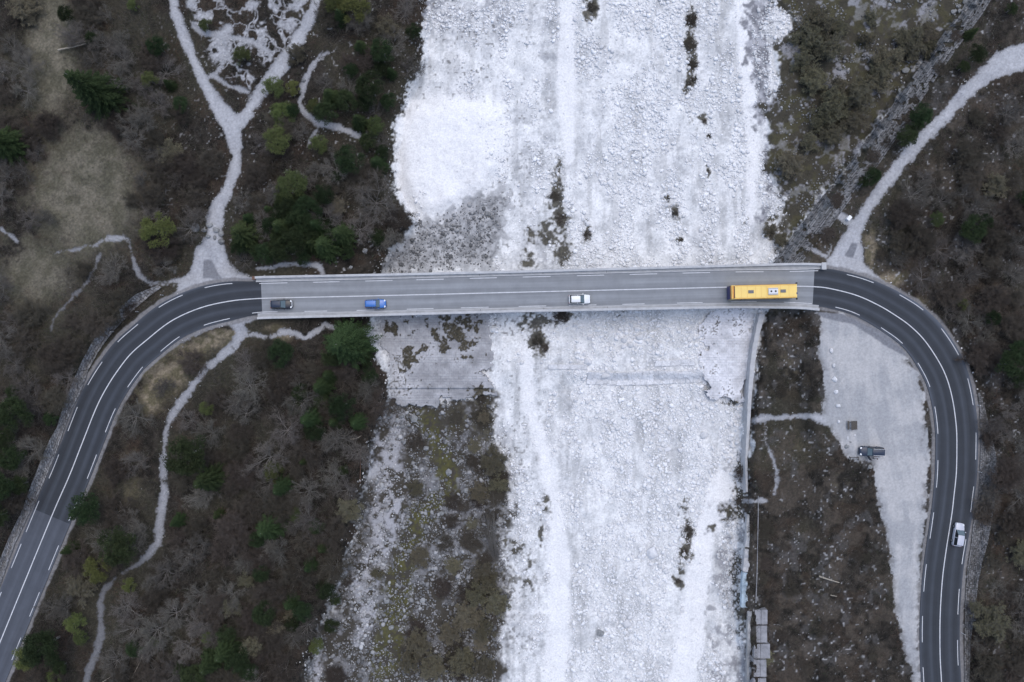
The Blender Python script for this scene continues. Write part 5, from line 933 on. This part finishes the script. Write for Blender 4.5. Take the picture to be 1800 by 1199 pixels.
while k2 < 30 and tries < 4000:                    # bushes of the stony strip
    tries += 1; x, y = random.uniform(560, 890), random.uniform(705, 1200)
    if (x < 770 and random.random() < .75) or float(sample(STONY, x, y)) > -6 or float(sample(WSTR, x, y)) < 8 or float(sample(MOSS, x, y)) < 0: continue
    rp = random.uniform(11, 23)
    if any((x - a) ** 2 + (y - b) ** 2 < ((rp + c) * .55) ** 2 for a, b, c in pq): continue
    pq.append((x, y, rp)); k2 += 1; pr = P_BROWN if random.random() < .7 else P_WIL
    late.append(('brown bare bush' if pr is P_BROWN else 'yellowish bare bush', 'in the mossy stony strip' + (', upper part' if y < 850 else ', middle part' if y < 1030 else ', bottom part'), x, plant(pr, 'bare_bush', x, y, rp, '-', 'bush', 'bushes of the stony strip', zs=.35, mid=.2)))
grp = {}
for kd, zz_, x, o in late: grp.setdefault((kd, zz_), []).append((x, o))
for (kd, zz_), L_ in grp.items():
    L_.sort(key=lambda q: q[0])
    for i, (x, o) in enumerate(L_): o['label'] = ordinal(i, len(L_), kd, zz_).replace('standing alone of its kind ', '')
print('bare', cnt, max(len(v) for v in grp.values()))
# undergrowth: one mass of thin dry stems, and low evergreen ground scrub
def veg_mask(px, py):
    rs = sample(RV, px, py); _, sf = surface(px, py); v = np.where((sf == 0) & (sample(RD, px, py) > 12) & (sample(ASPH, px, py) > 2), 1., 0.)
    me = np.maximum(sample(MEADOW, px, py), sample(TAN, px, py) * .9); v = v * (1 - .8 * ss(.3, .7, me)) * (1 - .45 * ss(1320, 1340, px) * ss(1600, 1560, px) * ss(540, 560, py))
    v = np.maximum(v, .55 * (sample(BRUSHR, px, py) < -3)); v = np.maximum(v, ss(.35, .6, sample(DKD, px, py)) * (rs < 0)); v = np.maximum(v, .55 * (sample(STONY, px, py) < -3) * (sample(WSTR, px, py) > 3) * (sample(MOSS, px, py) > -6) * ss(.44, .54, fbm(px, py, 30, 3, 95)))
    v = v * (1 - ((px > 425) & (px < 1470) & (py > 458) & (py < 566)))
    return v * (.35 + .65 * ss(.35, .6, fbm(px, py, 25, 3, 96)))
px = RNG.uniform(-25, 1825, 520000); py = RNG.uniform(-25, 1225, 520000); k = RNG.random(len(px)) < veg_mask(px, py); px, py = px[k], py[k]; n = len(px); z = height(px, py); x, y = W(px, py, z)
an = RNG.uniform(0, 6.28, n); el = RNG.uniform(.15, 1.1, n); ln = RNG.uniform(.3, 1.9, n) * np.where((px > 1330) & (px < 1600) & (py > 540), .6, 1) * np.where(sample(RV, px, py) < 0, .5, 1); A = np.stack([x, y, z + RNG.uniform(-.02, .25, n)], -1); D = np.stack([np.cos(an) * np.cos(el), np.sin(an) * np.cos(el), np.sin(el)], -1) * ln[:, None]
v_, f_ = spikes(A, D, .018); tone = fbm(px, py, 35, 3, 97)[:, None]; pal = mix(c3(.042,.037,.031), c3(.165,.15,.133), RNG.random((n, 1)) ** 1.5); pal = mix(pal, c3(.13,.075,.05), (ss(.55, .7, tone) * .5)); pal = np.where(RNG.random((n, 1)) < .05, c3(.05,.075,.028), pal)
print('undergrowth', n)
tag(link('undergrowth', np_mesh('undergrowth', v_, f_, [M['under']], False, np.repeat(pal, 4, 0))), 'thicket of thin dry brown stems covering the woodland floor', 'undergrowth', kind='stuff')
px = RNG.uniform(-25, 1825, 150000); py = RNG.uniform(-25, 1225, 150000); gr = np.where(sample(RV, px, py) > 0, np.maximum(sample(MEADOW, px, py), sample(TAN, px, py)), 0) * (sample(PD, px, py) > 1) * (sample(RD, px, py) > 10) * (sample(PK, px, py) > 1); k = RNG.random(len(px)) < gr; px, py = px[k], py[k]; n = len(px); z = height(px, py); x, y = W(px, py, z)
an = RNG.uniform(0, 6.28, n); D = np.stack([np.cos(an) * .2, np.sin(an) * .2, RNG.uniform(.08, .3, n)], -1); v_, f_ = spikes(np.stack([x, y, z], -1), D, .025); pal = mix(c3(.20,.175,.12), c3(.11,.105,.06), RNG.random((n, 1)))
tag(link('dry_grass', np_mesh('dry_grass', v_, f_, [M['under']], False, np.repeat(pal, 4, 0))), 'short dry tan grass of the meadow and road verges', 'grass', kind='stuff')

# fallen trunks
for (x0, y0), (x1, y1), rr, lab in [((102,88),(155,76),.16,'pale fallen trunk lying in the upper left meadow'),((1440,1013),(1475,1024),.16,'pale thick log lying in the scrub left of the parking strip'),((1460,1046),(1471,1048),.10,'short pale log below the thick log in the scrub'),((615,772),(636,765),.10,'curved pale dead branch at the woods edge'),((180,1199),(215,1176),.09,'thin fallen pole at the bottom edge beside the footpath'),((232,1192),(252,1150),.08,'thin leaning pole in the lower left woods'),((1565,377),(1586,366),.08,'thin fallen pole in the brown woods right of the track'),((634,790),(633,850),.08,'old rusty edge rail along the woods edge')]:
    P = []; 
    for t in np.linspace(0, 1, 7): 
        a, b_ = x0 + (x1 - x0) * t, y0 + (y1 - y0) * t + 1.2 * math.sin(t * 3.1) * (2 if 'curved' in lab else .4); z = float(height(a, b_)) + .45; X, Y = W(a, b_, z); P.append((float(X), float(Y), z + .05 * math.sin(9 * t)))
    rs = np.linspace(rr, rr * .55, 7); v_, f_ = prisms(P[:-1], P[1:], rs[:-1], rs[1:], 7)
    tag(link('fallen_log', np_mesh('fallen_log', v_, f_, [M['log'] if 'rusty' not in lab else M['brown']], True)), lab, 'log')
print('done')
